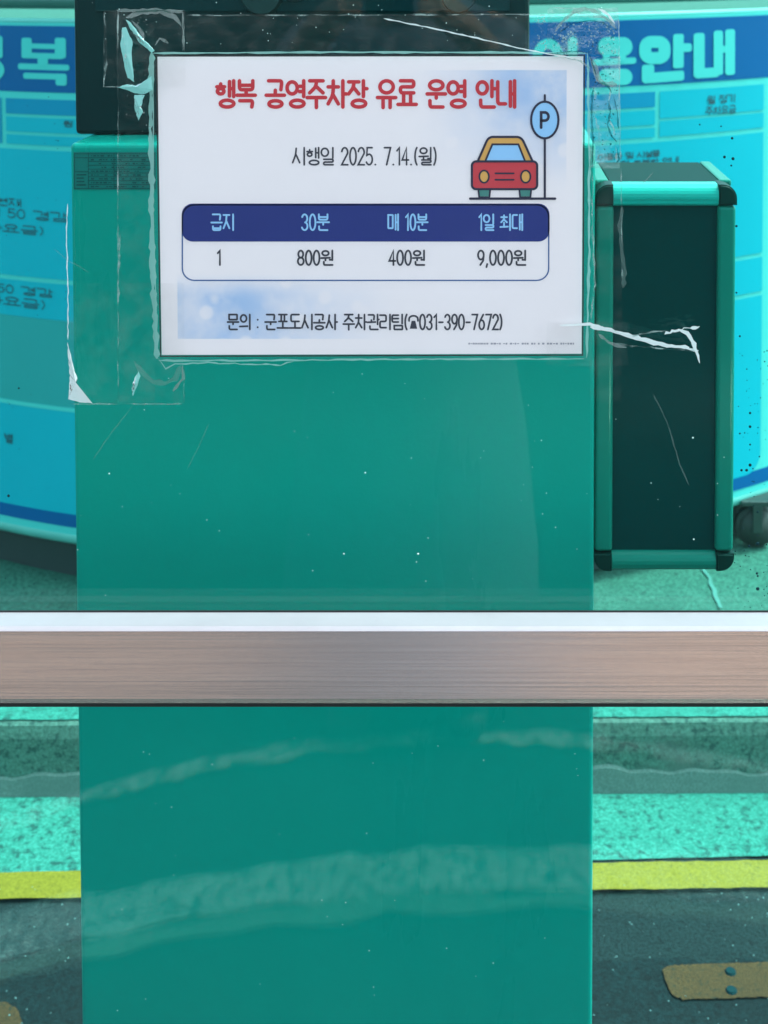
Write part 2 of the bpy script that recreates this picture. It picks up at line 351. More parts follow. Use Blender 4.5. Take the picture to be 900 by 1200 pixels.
def hangul(ch):
    """strokes of one syllable in a unit square, y down"""
    k = ord(ch)-0xAC00; c, v, f = CHO[k//588], JUNG[k % 588//28], JONG[k % 28]
    out = []
    def put(j, x0, y0, x1, y1):
        for s in J[j]:
            if s == 'o': out.append((ell((x0+x1)/2, (y0+y1)/2, (x1-x0)/2, (y1-y0)/2), True))
            elif s == 'h': out.append((ell((x0+x1)/2, y0+(y1-y0)*.7, (x1-x0)*.42, (y1-y0)*.3), True))
            else:
                cl = s[-1] == 'c'; pts = [(x0+(x1-x0)*a, y0+(y1-y0)*b) for a, b in (s[:-1] if cl else s)]
                if cl: pts = fillet([pts[0]]+pts[1:]+[pts[0]], .05); out.append((pts[:-1], True))
                else: out.append((fillet(pts, .13), False))
    ln = lambda *p: out.append((list(p), False))
    fin = f != ' '
    top = .12 if c in 'ㅊㅎ' else 0
    if v in 'ㅏㅐㅑㅓㅔㅕㅣ':
        yb = .5 if fin else .88
        vy = .6 if fin else 1.0
        two = v in 'ㅐㅔ'
        put(c, 0, .04+top, .44 if two else .58, yb)
        xv = .96 if two else (.84 if v in 'ㅏㅑ' else .95)
        ym = vy*.5
        if v == 'ㅏ': ln((xv,0),(xv,vy)); ln((xv,ym),(1.04,ym))
        if v == 'ㅑ': ln((xv,0),(xv,vy)); ln((xv,ym-.12),(1.04,ym-.12)); ln((xv,ym+.12),(1.04,ym+.12))
        if v == 'ㅓ': ln((xv,0),(xv,vy)); ln((xv-.22,ym),(xv,ym))
        if v == 'ㅕ': ln((xv,0),(xv,vy)); ln((xv-.24,ym-.09),(xv,ym-.09)); ln((xv-.24,ym+.11),(xv,ym+.11))
        if v == 'ㅣ': ln((xv,0),(xv,vy))
        if v == 'ㅐ': ln((.72,.03),(.72,vy*.97)); ln((xv,0),(xv,vy)); ln((.72,ym),(xv,ym))
        if v == 'ㅔ': ln((.74,.03),(.74,vy*.97)); ln((xv,0),(xv,vy)); ln((.58,ym),(.74,ym))
        if fin:
            put(f, .2, .74, .97, 1.0) if f != 'ㄹ' else put(f, .2, .68, .97, 1.0)
    elif v in 'ㅗㅛㅜㅠㅡ':
        hi = .34 if fin else .46
        put(c, .12, top, .88, hi if c not in 'ㅊㅎ' else hi+.04)
        yb = {'ㅗ': .55, 'ㅛ': .55, 'ㅜ': .5, 'ㅠ': .5, 'ㅡ': .52}[v] if fin else {'ㅗ': .9, 'ㅛ': .9, 'ㅜ': .64, 'ㅠ': .64, 'ㅡ': .8}[v]
        ln((-.02, yb), (1.02, yb))
        up = hi+.02
        dn = .66 if fin else 1.02
        if v == 'ㅗ': ln((.5, yb), (.5, up))
        if v == 'ㅛ': ln((.3, yb), (.3, up)); ln((.7, yb), (.7, up))
        if v == 'ㅜ': ln((.5, yb), (.5, dn))
        if v == 'ㅠ': ln((.3, yb), (.3, dn)); ln((.7, yb), (.7, dn))
        if fin:
            if f == 'ㄹ': put(f, .14, .66, .88, 1.0)
            else: put(f, .14, .76, .88, 1.0)
    else:
        hi = .34 if fin else .5; yb = .52 if fin else .8; vy = .66 if fin else 1.0
        put(c, .06, .02+top, .62, hi)
        ln((-.02, yb), (.72, yb-.02))
        if v in 'ㅘㅚ': ln((.34, yb), (.34, hi+.03))
        if v in 'ㅝ': ln((.34, yb), (.34, yb+.16)); ln((.7, yb+.12), (.92, yb+.12)) 
        ln((.93, 0), (.93, vy))
        if v == 'ㅘ': ln((.93, vy*.5), (1.06, vy*.5))
        if fin: put(f, .2, .78 if f != 'ㄹ' else .72, .95, 1.0)
    return out
def glyph(ch):
    """(strokes, width) with height 1, y down"""
    if 0xAC00 <= ord(ch) <= 0xD7A3: return hangul(ch), 1.0
    W = .5
    o = {
     '0': [(ell(.25,.5,.25,.5,26), True)], '1': [([(.05,.18),(.25,0),(.25,1)], False)],
     '2': [(ell(.25,.27,.24,.27,12,190,375)+[(.0,1),(.5,1)], False)],
     '3': [(ell(.23,.26,.23,.26,12,200,440), False), (ell(.23,.75,.25,.25,12,-80,160), False)],
     '4': [([(.36,1),(.36,0),(.0,.72),(.52,.72)], False)],
     '5': [([(.46,0),(.06,0),(.03,.45)]+ell(.22,.69,.26,.31,12,-110,150), False)],
     '6': [([(.4,0),(.12,.4)], False), (ell(.25,.69,.24,.31,20), True)],
     '7': [([(0,0),(.5,0),(.18,1)], False)],
     '8': [(ell(.25,.25,.21,.25,18), True), (ell(.25,.74,.25,.26,18), True)],
     '9': [(ell(.25,.31,.24,.31,20), True), ([(.48,.4),(.44,.7),(.2,1)], False)],
     '.': [([(.04,.99),(.06,.99)], False)], ',': [([(.1,.94),(.04,1.15)], False)],
     ':': [([(.04,.35),(.05,.35)], False), ([(.04,.85),(.05,.85)], False)],
     '-': [([(.05,.52),(.4,.52)], False)],
     '(': [(ell(.5,.5,.42,.66,9,230,130), False)], ')': [(ell(-.25,.5,.42,.66,9,-50,50), False)],
     'P': [([(0,1),(0,0),(.25,0)]+ell(.25,.27,.24,.27,9,-80,80)+[(.25,.54),(0,.54)], False)],
    }
    wd = {'.': .12, ',': .16, ':': .14, '-': .45, '(': .26, ')': .26, '1': .3}
    if ch == ' ': return [], .32
    if ch == '☎':
        return [(ell(.45,.3,.42,.22,10,180,360), False), ([(.28,.42),(.62,.42),(.8,.95),(.1,.95),'f'], False), ([(.03,.3),(.03,.42)], False), ([(.87,.3),(.87,.42)], False)], .9
    return o.get(ch, []), wd.get(ch, W)
def write(ink, text, x0, x1, y0, y1, wd, gap=.14):
    H = y1-y0; items = [glyph(c) for c in text]
    tot = sum(w_ for _, w_ in items)+gap*(len(items)-1); sx = (x1-x0-wd)/tot; x = x0+wd/2
    sy = H-wd
    for strokes, w_ in items:
        for pts, closed in strokes:
            if pts and pts[-1] == 'f':
                ink.poly([(x+a*sx, y0+wd/2+b*sy) for a, b in pts[:-1]]); continue
            ink.stroke([(x+a*sx, y0+wd/2+b*sy) for a, b in pts], wd, closed)
        x += (w_+gap)*sx
def rrect(x0, y0, x1, y1, r, n=6):
    p = []
    for cx, cy, a in ((x1-r, y0+r, -90), (x1-r, y1-r, 0), (x0+r, y1-r, 90), (x0+r, y0+r, 180)):
        p += [(cx+r*math.cos(R(a+90*i/n)), cy+r*math.sin(R(a+90*i/n))) for i in range(n+1)]
    return p

# ================================================================== SETTING
# road levels, read along each edge: left point, right point
YELLOW_N = (PG(0, 1058.5), PG(900, 1045)); YELLOW_F = (PG(0, 1027.5), PG(900, 1013))
GUT_N = (PG(0, 1026.5), PG(900, 1005.5)); KERB = (PG(0, 933), PG(900, 928))
def ext(a, b, x): k = (x-a.x)/(b.x-a.x); return Vector((x, a.y+(b.y-a.y)*k, 0))
def strip(name, e1, e2, z, m, x0=-30, x1=30, jit=0, n=240):
    vs_, fs = [], []
    xs = [x0, -2.5]+[-2.5+5*i/n for i in range(1, n)]+[2.5, x1]
    for i, x in enumerate(xs):
        a, b = ext(*e1, x), ext(*e2, x)
        vs_ += [(x, a.y+random.uniform(-jit, jit), z), (x, b.y+random.uniform(-jit, jit), z)]
        if i: fs.append((2*i-2, 2*i, 2*i+1, 2*i-1))
    o = pd(name, vs_, fs, m); o['kind'] = 'structure'; return o
g = pd('asphalt_road', [(-300, -300, 0), (300, -300, 0), (300, 300, 0), (-300, 300, 0)], [(0, 1, 2, 3)], M['asphalt']); g['kind'] = 'structure'
strip('gutter', GUT_N, KERB, .004, M['concrete'], jit=.0012)
strip('yellow_line', YELLOW_N, YELLOW_F, .008, M['yellow'], jit=.0012)
strip('dark_road_strip', (PG(0, 1330), PG(900, 1330)), (PG(0, 1142), PG(900, 1128)), .003, M['asphalt_dark'], x0=-2.4, x1=2.4, jit=.012, n=200)  # separate strip of darker asphalt across the near road
KH = P(450, 849.5, (KERB[0].y+KERB[1].y)/2).z
def kerb_build():
    bm = bmesh.new(); a, b = ext(*KERB, -30), ext(*KERB, 30)
    prof = [(0, 0), (.004, KH*.8), (.01, KH-.004), (.016, KH), (.17, KH), (.17, 0)]
    r0 = [bm.verts.new((-30, a.y+p, q)) for p, q in prof]; r1 = [bm.verts.new((30, b.y+p, q)) for p, q in prof]
    for i in range(len(prof)): j = (i+1) % len(prof); bm.faces.new((r0[i], r0[j], r1[j], r1[i]))
    o = fb('kerb', bm, M['kerbm']); o['kind'] = 'structure'
kerb_build()
def haunch():
    vs_, fs = [], []; n = 300
    for i in range(n+1):
        x = -3+6*i/n; y = ext(*KERB, x).y; h = KH*(.34+.04*math.sin(x*9)+.03*math.sin(x*31+1)+.02*math.sin(x*83))+random.uniform(-.001, .001)
        vs_ += [(x, y-.010, .0045), (x, y-.003, h*.9), (x, y+.003, h)]
        if i: a = 3*i-3; fs += [(a, a+3, a+4, a+1), (a+1, a+4, a+5, a+2)]
    o = pd('kerb_mortar_haunch', vs_, fs, M['mortar']); o['kind'] = 'structure'
haunch()
# top of the kerb in gutter concrete and the raised pavement behind it
KT = (KERB[0]+Vector((0, .018, 0)), KERB[1]+Vector((0, .018, 0)))
KB = (KERB[0]+Vector((0, .168, 0)), KERB[1]+Vector((0, .168, 0)))
strip('kerb_top', KT, KB, KH+.003, M['concrete'], jit=.001)
FAR = (Vector((-1, 60, 0)), Vector((1, 60, 0)))
KJ = (KERB[0]+Vector((0, .178, 0)), KERB[1]+Vector((0, .178, 0)))
strip('pavement', KJ, FAR, KH, M['pave'])
# thin white mark on the pavement to the right
cl_ = [(824, 666), (828, 672), (832, 677), (833, 684), (837, 691), (838, 698), (843, 706), (845, 712)]
wl = [PG(u-random.uniform(1.2, 3), v, KH+.004) for u, v in cl_]+[PG(u+random.uniform(1.2, 3), v, KH+.004) for u, v in cl_]
o = pd('pale_paint_streak', wl, [(k_, k_+1, k_+9, k_+8) for k_ in range(7)], M['palepaint']); o['kind'] = 'structure'
bm = bmesh.new()
for i in range(500):
    x, y = random.uniform(-1.1, .9), random.uniform(1.75, 2.24); a = random.uniform(0, 6.28); q_ = random.uniform(.0007, .0018)
    V = [bm.verts.new((x+q_*math.cos(a+k_*2.1), y+q_*math.sin(a+k_*2.1), .0075)) for k_ in range(3)]; V2 = bm.verts.new((x, y, .0075+q_)); bm.faces.new((V[0], V[1], V2)); bm.faces.new((V[1], V[2], V2)); bm.faces.new((V[2], V[0], V2))
o = fb('asphalt_grit', bm, M['grit']); o['kind'] = 'stuff'; o['label'] = 'tiny pale grit grains lying on the dark asphalt'; o['category'] = 'grit'
# worn ochre patches on the road
def patch(name, pts, label=None):
    pp = []
    for i in range(len(pts)):
        a, b = pts[i], pts[(i+1) % len(pts)]; n = max(1, int(math.hypot(b[0]-a[0], b[1]-a[1])/3))
        pp += [(a[0]+(b[0]-a[0])*j/n+random.uniform(-.9, .9), a[1]+(b[1]-a[1])*j/n+random.uniform(-.8, .8)) for j in range(n)]
    o = pd(name, [PG(u, v, .006) for u, v in pp], [tuple(range(len(pp)))], M['ochre']); o['kind'] = 'structure'; return o
patch('worn_road_marking', [(776, 1136), (785, 1131), (960, 1125), (1020, 1126), (1020, 1162), (900, 1168), (800, 1171), (788, 1166), (780, 1150)])
patch('worn_road_marking', [(-80, 1172), (6, 1174), (20, 1182), (26, 1196), (22, 1212), (-80, 1215)])
for i, (u, v) in enumerate(((856, 1139), (857, 1161))):
    c = PG(u, v, .006); bm = bmesh.new()
    bmesh.ops.create_cone(bm, cap_ends=True, segments=10, radius1=.009, radius2=.007, depth=.003, matrix=Matrix.Translation(c+Vector((0, 0, .0015))))
    o = fb('road_stud', bm, M['dirt']); o['category'] = 'stud'
    o['label'] = ('far dark bolt head in the worn ochre road marking', 'near dark bolt head in the worn ochre road marking')[i]
# ground behind the camera: unseen strips shaped for the arcs mirrored in the glass
def arc_strip(name, cx, cy, r0, r1, a0, a1, z, m, jit=0.0, n=90):
    vs_, fs = [], []
    for i in range(n+1):
        a = R(a0+(a1-a0)*i/n); j0, j1 = random.uniform(-jit, jit), random.uniform(-jit, jit)
        vs_ += [(cx+(r0+j0)*math.cos(a), cy+(r0+j0)*math.sin(a), z), (cx+(r1+j1)*math.cos(a), cy+(r1+j1)*math.sin(a), z)]
        if i: fs.append((2*i-2, 2*i, 2*i+1, 2*i-1))
    o = pd(name, vs_, fs, m); o['kind'] = 'structure'; return o
o = pd('rail_warm_reflector', [(-6, -1.2, .005), (6, -1.2, .005), (6, -.96, .005), (-6, -.96, .005)], [(0, 1, 2, 3)], M['warmreflect']); o['kind'] = 'structure'  # unseen warm strip added so the rail reflects a warm tone
arc_strip('mirrored_white_arc', 0, .715, 1.43, 1.475, 200, 340, .006, M['mottledwhite'], .012)
arc_strip('mirrored_grey_arc', .1, 2.0, 2.245, 2.285, 200, 340, .006, M['kerbm'], .012)
arc_strip('mirrored_pale_arc', .1, 2.0, 2.29, 2.40, 200, 340, .006, M['mottledpale'], .012)

# ================================================================== CURVED NOTICE BOARD
BD, BR = 2.93, 1.79
BX = P(380, 600, BD).x; BCY = BD+BR
ZB = P(380, 647, BD).z; ZT = P(380, 27, BD).z
ROLL = R(.55)
board = thing('curved_notice_board', 'large curved blue and cyan information board on casters standing on the pavement', 'notice board', (BX, BCY, KH))
def onb(phi, z, off=0.0):
    x = (BR+off)*math.sin(phi); y = BCY-(BR+off)*math.cos(phi)
    return Vector((BX+x*math.cos(ROLL), y, z+math.sin(ROLL)*x))
def bpix(u, v):
    """angle and height where the sight line of a photo point meets the board"""
    d = ray(u, v); o = Vector((0-BX, 0-BCY)); A = d.x**2+d.y**2; B = 2*(o.x*d.x+o.y*d.y); Cc = o.x**2+o.y**2-BR**2
    k = (-B-math.sqrt(max(0, B*B-4*A*Cc)))/(2*A); x, y = d.x*k-BX, d.y*k-BCY
    phi = math.atan2(x, -y); return phi, CAMZ+d.z*k-math.sin(ROLL)*BR*math.sin(phi)
PH = 1.15
def ringpanel(name, m, p0, p1, z0, z1, off0, off1, n=64, parent=board):
    vs_, fs = [], []
    for i in range(n+1):
        p = p0+(p1-p0)*i/n
        vs_ += [onb(p, z0, off0), onb(p, z1, off0), onb(p, z1, off1), onb(p, z0, off1)]
        if i:
            a, b = 4*i-4, 4*i
            fs += [(a, b, b+1, a+1), (a+1, b+1, b+2, a+2), (a+2, b+2, b+3, a+3), (a+3, b+3, b, a)]
    fs += [(0, 1, 2, 3), (4*n, 4*n+3, 4*n+2, 4*n+1)]
    o = pd(name, vs_, fs, m, parent, True)
    for p in o.data.polygons: p.use_smooth = False
    return o
ringpanel('banner', M['b_white'], -PH, PH, ZB, ZT, 0, -.05)
def tube(name, m, z, off, r, parent=board, n=64, k=10):
    vs_, fs = [], []
    for i in range(n+1):
        p = -PH+2*PH*i/n
        for j in range(k):
            a = 2*math.pi*j/k; vs_.append(onb(p, z+r*math.sin(a), off+r*math.cos(a)))
        if i:
            for j in range(k): fs.append(((i-1)*k+j, (i-1)*k+(j+1) % k, i*k+(j+1) % k, i*k+j))
    return pd(name, vs_, fs, m, parent, True)
tube('bottom_rim', M['rim'], ZB-.004, -.02, .022)
tube('top_rim', M['rim'], ZT+.004, -.012, .007)
ringpanel('upper_band', M['ring'], -PH, PH, ZT+.03, ZT+.3, -.06, -.09)
for q, rr in ((.05, .02), (.10, .02), (.15, .02)): tube('upper_rail', M['ring'], ZT+q, -.035, rr)
# page coordinates on the board: s = arc length from its middle, t = distance below its top (metres)
mapb = lambda s, t, L: onb(s/BR, ZT-t, L)
def bs(u, v): p, z = bpix(u, v); return p*BR, ZT-z
def bgrid(name, m, x0, y0, x1, y1, lift): 
    k = Ink(mapb, lift); k.grid(x0, y0, x1, y1, max(2, int(abs(x1-x0)/.03))); return k.build(name, m, board)
xl, _ = bs(0, 200); hb_l = bs(40, 108)[1]; hb_r = bs(800, 97)[1]
HB = (hb_l+hb_r)/2; TOT = ZT-ZB; SR = bs(893, 300)[0]; SL = -SR-.35
bgrid('header_band', M['b_blue'], SL-.08, -.0 + .006, SR+.1, HB, .001)
bgrid('footer_stripe', M['b_blue'], SL-.08, TOT-.055, SR+.1, TOT-.02, .001)
t1 = bs(820, 158)[1]
sv = bs(770, 130)[0]; svl = bs(5, 140)[0]
rows = [HB+.012, HB+.012+(t1-HB)*.34, HB+.012+(t1-HB)*.67, t1]
for a, b, m in ((0, 1, 'b_mid'), (1, 2, 'b_cyan'), (2, 3, 'b_cyan')):
    bgrid('table_cell', M[m], svl+.006, rows[a]+.004, sv-.006, rows[b]-.003, .0012)
bgrid('table_cell', M['b_cyan'], sv+.006, rows[0]+.004, SR, rows[1]*.4+rows[2]*.6, .0012)
bgrid('table_cell', M['b_cyan'], sv+.006, rows[1]*.4+rows[2]*.6+.006, SR, rows[3]-.003, .0012)
bgrid('table_cell', M['b_mid'], SL, rows[0]+.004, svl-.006, rows[3]-.003, .0012)
t2 = bs(880, 300)[1]; t3 = bs(880, 345)[1]; t4 = bs(880, 555)[1]
bgrid('text_panel', M['b_cyan'], SL, t1+.008, SR, t2-.004, .0012)
bgrid('text_panel', M['b_cyan'], SL, t2+.006, SR, t3-.004, .0012)
t35 = t3+(t4-t3)*.52
k = Ink(mapb, .0012); y0, y1 = t3+.006, t4; rr = .05
k.grid(SL+rr, y0, SR-rr, y1, 60); k.grid(SL, y0, SL+rr, y1-rr, 2); k.grid(SR-rr, y0, SR, y1-rr, 2)
k.poly([(SR-rr, y1-rr)]+[(SR-rr+rr*math.cos(R(a)), y1-rr+rr*math.sin(R(a))) for a in range(0, 91, 15)])
k.poly([(SL+rr, y1-rr)]+[(SL+rr+rr*math.cos(R(a)), y1-rr+rr*math.sin(R(a))) for a in range(90, 181, 15)])
k.build('text_panel', M['b_cyan'], board)
tl1, tl2 = bs(40, 383)[1], bs(40, 472)[1]; sr_ = bs(300, 400)[0]
bgrid('pale_panel', M['b_pale'], SL, tl1-.02, sr_, tl2, .0018)
bgrid('panel_line', M['b_white'], SL, tl2+.0005, sr_, tl2+.01, .0018)
# header letters
def btext(name, text, u0, v0, u1, v1, wd, m, gap=.14, lift=.0025):
    um = (u0+u1)/2; a, c = bs(u0, v0)[0], bs(u1, v1)[0]; b, d = bs(um, v0)[1], bs(um, v1)[1]; k = Ink(mapb, lift); write(k, text, a, c, b, d, wd, gap); return k.build(name, m, board)
def mappx(u, v, L): p, z = bpix(u, v); return onb(p, z, L)
def rows_rect(k, x0, y0, x1, y1, r=3, sk=0.0):
    k.poly([(x, y+sk*(x-x0)) for x, y in rrect(x0, y0, x1, y1, r, 3)])
k = Ink(mappx, .0025)                       # the heavy block letters at the left end
for a in ((26, 44, 38, 68), (65, 44, 78, 68), (30, 50.5, 75, 56.5), (30, 61.5, 75, 68), (45, 66, 57, 77), (22, 74, 82, 81), (28, 85, 79, 92), (66, 86, 79, 100)): rows_rect(k, *a, 2.5, .03)
k.build('title_lettering', M['b_white'], board)
k = Ink(mappx, .0025)
for a in ((-9, 42, -2, 68), (1-3, 42, 4, 68), (-34, 46, -14, 52), (-34, 54, -14, 68)): rows_rect(k, *a, 2.5, .03)
k.stroke([(x, y) for x, y in ell(-14, 82, 15, 10, 24)], 10, closed=True)
k.build('title_lettering', M['b_white'], board)
k = Ink(mappx, .0025)
k.stroke(rrect(755.5, 49, 778, 68, 7), 14, closed=True)
for a in ((788, 40, 800.5, 80, 2.5, -.04), (797, 51, 810, 61, 3, -.04), (751.5, 76, 766, 97, 3, -.05), (753, 86, 801, 98, 3, -.08)): rows_rect(k, *a)
k.build('title_lettering', M['b_white'], board)
k = Ink(mappx, .0025)
for a in ((812, 39, 825, 91, 3, -.05), (814, 80.5, 842, 92, 3, -.07), (835.5, 36, 846.5, 88, 3, -.05), (849, 34.5, 860.5, 88, 3, -.05), (842, 54, 852, 62, 1, -.05)): rows_rect(k, *a)
k.build('title_lettering', M['b_white'], board)
k = Ink(mappx, .0025)
k.stroke(rrect(706, 49, 735, 60, 5), 11, closed=True); k.stroke(rrect(706, 86, 735, 94, 4), 11, closed=True)
for a in ((694, 69.5, 745, 77, 3, -.05), (706, 64, 714, 72, 1), (725, 64, 733, 72, 1)): rows_rect(k, *a)
k.build('title_lettering', M['b_white'], board)
a1 = bs(90, 60)[0]; a2 = bs(688, 60)[0]; b2, b3 = bs(400, 48)[1], bs(400, 104)[1]
k = Ink(mapb, .0025); write(k, '공영주차장', a1+.06, a2-.3, b2, b3, .022, .2); k.build('title_lettering', M['b_white'], board)
k = Ink(mapb, .0025); write(k, '이', a2-.13, a2-.02, b2, b3, .022, .2); k.build('title_lettering', M['b_white'], board)
for tx, u0, v0, u1, v1 in (('월 정기', 828, 111, 861, 121), ('주차요금', 826, 124, 862, 134), ('이용자 및 시설물', 700, 178, 773, 186),
                           ('경우 사전 충분한 안내', 690, 187, 795, 196), ('별', 6, 507, 16, 519)):
    btext('board_lettering', tx, u0, v0, u1, v1, .0026, M['b_ink'])
for tx, u0, v0, u1, v1 in (('주차 현재', -40, 230, 26, 240), ('차량의 50 경감', -50, 244, 79, 255.5), ('주차요금)', -35, 262, 53, 272.5),
                           ('차량의 50 경감', -58, 332, 62, 342.5), ('주차요금)', -35, 347, 55, 358), ('원', 75, 141, 86, 149)):
    btext('board_lettering', tx, u0, v0, u1, v1, .0027, M['b_ink'])
ringpanel('shade_skirt', M['board_shade'], -PH, PH, KH+.006, ZB+.02, -.045, -.07)  # dark ring, and shelf below, added for the shade under the board
ringpanel('shade_shelf', M['board_shade'], -PH, PH, ZB+.01, ZB+.02, -.05, -.6)
# casters under the board
def caster(phi):
    p = onb(phi, ZB, .005); zb = KH+.003; h = p.z-zb; r = min(.05, h*.58)
    bm = bmesh.new()
    bmesh.ops.create_cone(bm, cap_ends=True, segments=28, radius1=r, radius2=r, depth=.038, matrix=Matrix.Translation((p.x, p.y, zb+r)) @ Matrix.Rotation(R(90), 4, 'X'))
    bmesh.ops.bevel(bm, geom=[e for e in bm.edges if len(e.link_faces) == 2 and abs(e.calc_face_angle(0)) > 1], offset=.01, segments=3, affect='EDGES')
    o = fb('caster_wheel', bm, M['tyre'], board, True)
    bm = bmesh.new(); box(bm, p.x-.012, p.x+.012, p.y+.0205, p.y+.0255, zb+r*.8, p.z-.021, .002); box(bm, p.x-.012, p.x+.012, p.y-.0255, p.y-.0205, zb+r*.8, p.z-.021, .002)
    box(bm, p.x-.04, p.x+.04, p.y-.03, p.y+.03, p.z-.02, p.z-.008, .002)
    c = fb('caster_fork', bm, M['steel'], o)
for u in (884,): caster(bpix(u, 590)[0])
for ph in (-.95, -.05, .98): caster(ph)

# ================================================================== KIOSK
KY = 1.20
kx0, kx1 = P(85, 400, KY).x, P(696, 700, KY).x; kz = P(300, 168, KY).z
kiosk = thing('parking_kiosk', 'tall plain teal kiosk cabinet with a dark head behind the glass and the notice', 'kiosk', ((kx0+kx1)/2, KY+.17, 0))
obox('cabinet_body', M['kiosk'], kiosk, kx0, kx1, KY, KY+.34, .06, kz, bevel=.004, seg=3)
obox('plinth', M['cap'], kiosk, kx0+.01, kx1-.01, KY+.01, KY+.33, 0, .0595, bevel=.003)
HY = KY+.055
hx0, hx1 = P(87, 100, HY).x, P(620.5, 100, HY).x; hz = P(300, 158, HY).z
head = obox('head_unit', M['head'], kiosk, hx0, hx1, HY, HY+.2, max(kz+.0006, hz*0+kz+.0006), kz+.42, bevel=.004)
s0, s1 = P(112, 0, HY).x, P(598, 0, HY).x; zs = P(300, 14, HY).z
obox('display_screen', M['screen'], head, s0, s1, HY-.003, HY+.004, zs, kz+.39, bevel=.0015)
# round lenses whose lower halves hang into the top of the view
for u, v, rad in ((307, -6, .021), (345, -14, .014), (537, -4, .017)):
    c = P(u, v, HY-.004); bm = bmesh.new()
    bmesh.ops.create_cone(bm, cap_ends=True, segments=28, radius1=rad, radius2=rad*.82, depth=.014, matrix=Matrix.Translation(c) @ Matrix.Rotation(R(90), 4, 'X'))
    fb('camera_lens', bm, M['gasket_shadow'], head)
# rating label
lab = thing  # (label is a part of the kiosk)
def mapk(u, v, L): p = P(u, v, KY); return Vector((p.x, KY-.0008-L, p.z))
k = Ink(mapk, 0); k.poly([(86.5, 178), (183, 178), (183, 222), (86.5, 222)]); lb = k.build('rating_label', M['sticker'], kiosk)
k = Ink(mapk, .0003)
for v in (180, 184.6, 189, 193.4, 198, 202.5, 207, 211.5, 216, 220.5): k.stroke([(104 if 184 < v < 219 else 88, v), (181, v)], .8, cap=False)
for u in (87.6, 104, 134): k.stroke([(u, 179), (u, 221)], .7, cap=False)
k.stroke([(88, 184.6), (104, 184.6)], .8, cap=False); k.stroke([(88, 201), (104, 201)], .8, cap=False)
for r_ in range(9):
    v = 182.4+r_*4.5; x = 107
    while x < 178:
        l = random.uniform(1.2, 5)
        if random.random() < .6: k.stroke([(x, v), (min(x+l, 179), v)], random.uniform(.9, 1.7), cap=False)
        x += l+1.2
for r_ in range(4):
    v = 204.5+r_*4; k.stroke([(90, v), (90+random.uniform(6, 12), v)], 1.6, cap=False)
k.build('label_print', M['sticker_ink'], lb)

# ================================================================== SIDE CABINET
SY = 1.205; SD = .135
q = lambda u, v: P(u, v, SY)
sx0, sx1 = q(697.5, 400).x, q(861.5, 400).x; sz1, sz0 = q(780, 218).z, q(780, 667).z
fw = q(719, 0).x-q(697.5, 0).x; fh = q(0, 218).z-q(0, 242).z
side = thing('framed_cabinet', 'narrow upright box with green aluminium edges and dark panel right of the kiosk', 'cabinet', ((sx0+sx1)/2, SY+SD/2, sz0))
r_ = .011
obox('front_panel', M['acryl'], side, sx0+fw-.004, sx1-fw+.004, SY+.006, SY+.012, sz0+fh-.006, sz1-fh+.003)
obox('back_box', M['acryl'], side, sx0+.006, sx1-.006, SY+.02, SY+SD-.004, sz0+.006, sz1-.005)
for (a, b) in ((sx0, sx0+fw), (sx1-fw, sx1)):
    bm = bmesh.new(); box(bm, a, b, SY, SY+SD, sz0+fh*.86, sz1-fh*.98, .0035, 4); 
    fb('side_profile', bm, M['profile'], side)
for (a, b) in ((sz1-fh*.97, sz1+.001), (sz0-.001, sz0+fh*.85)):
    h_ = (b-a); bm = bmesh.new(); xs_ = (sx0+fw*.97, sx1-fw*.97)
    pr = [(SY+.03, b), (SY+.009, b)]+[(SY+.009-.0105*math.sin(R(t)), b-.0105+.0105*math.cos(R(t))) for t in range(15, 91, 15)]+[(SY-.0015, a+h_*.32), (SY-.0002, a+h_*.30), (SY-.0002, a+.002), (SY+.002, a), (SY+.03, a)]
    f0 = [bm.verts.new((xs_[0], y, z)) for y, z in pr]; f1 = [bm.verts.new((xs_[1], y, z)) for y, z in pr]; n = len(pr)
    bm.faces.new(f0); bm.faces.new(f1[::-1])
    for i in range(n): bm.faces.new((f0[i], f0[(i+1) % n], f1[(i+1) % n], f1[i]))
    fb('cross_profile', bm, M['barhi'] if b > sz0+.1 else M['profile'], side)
for s in (0, 1):
    for t_ in (0, 1):
        ox, dx = (sx0-.0006, 1) if s == 0 else (sx1+.0006, -1)
        oz, dz = (sz1+.0014, -1) if t_ else (sz0-.0014, 1)
        W_, H_, rd = fw*.99, fh*(1 if t_ else .88), .0125
        pr = [(ox+dx*(rd-rd*math.cos(R(a))), oz+dz*(rd-rd*math.sin(R(a)))) for a in range(0, 91, 15)]
        pr += [(ox+dx*W_, oz), (ox+dx*W_, oz+dz*H_), (ox, oz+dz*H_)]
        bm = bmesh.new(); f0 = [bm.verts.new((x, SY-.0022, z)) for x, z in pr]; f1 = [bm.verts.new((x, SY+.022, z)) for x, z in pr]
        n = len(pr); bm.faces.new(f0); bm.faces.new(f1[::-1])
        for i in range(n): bm.faces.new((f0[i], f0[(i+1) % n], f1[(i+1) % n], f1[i]))
        bmesh.ops.recalc_face_normals(bm, faces=bm.faces)
        bmesh.ops.bevel(bm, geom=[e for e in bm.edges if all(abs(v.co.y-SY+.0022) < 1e-5 for v in e.verts)], offset=.0015, segments=3, affect='EDGES')
        fb('corner_cap', bm, M['cap'], side)
obox('top_panel', M['toppan'], side, sx0+.014, sx1-.012, SY+.018, SY+SD-.002, sz1-.005, sz1+.0012, bevel=.0008)
for (a, b) in ((sx0+.001, sx0+.0135), (sx1-.0115, sx1-.0005)):
    obox('top_edge_profile', M['profile'], side, a, b, SY+.0205, SY+SD-.001, sz1-.004, sz1+.0022, bevel=.002)
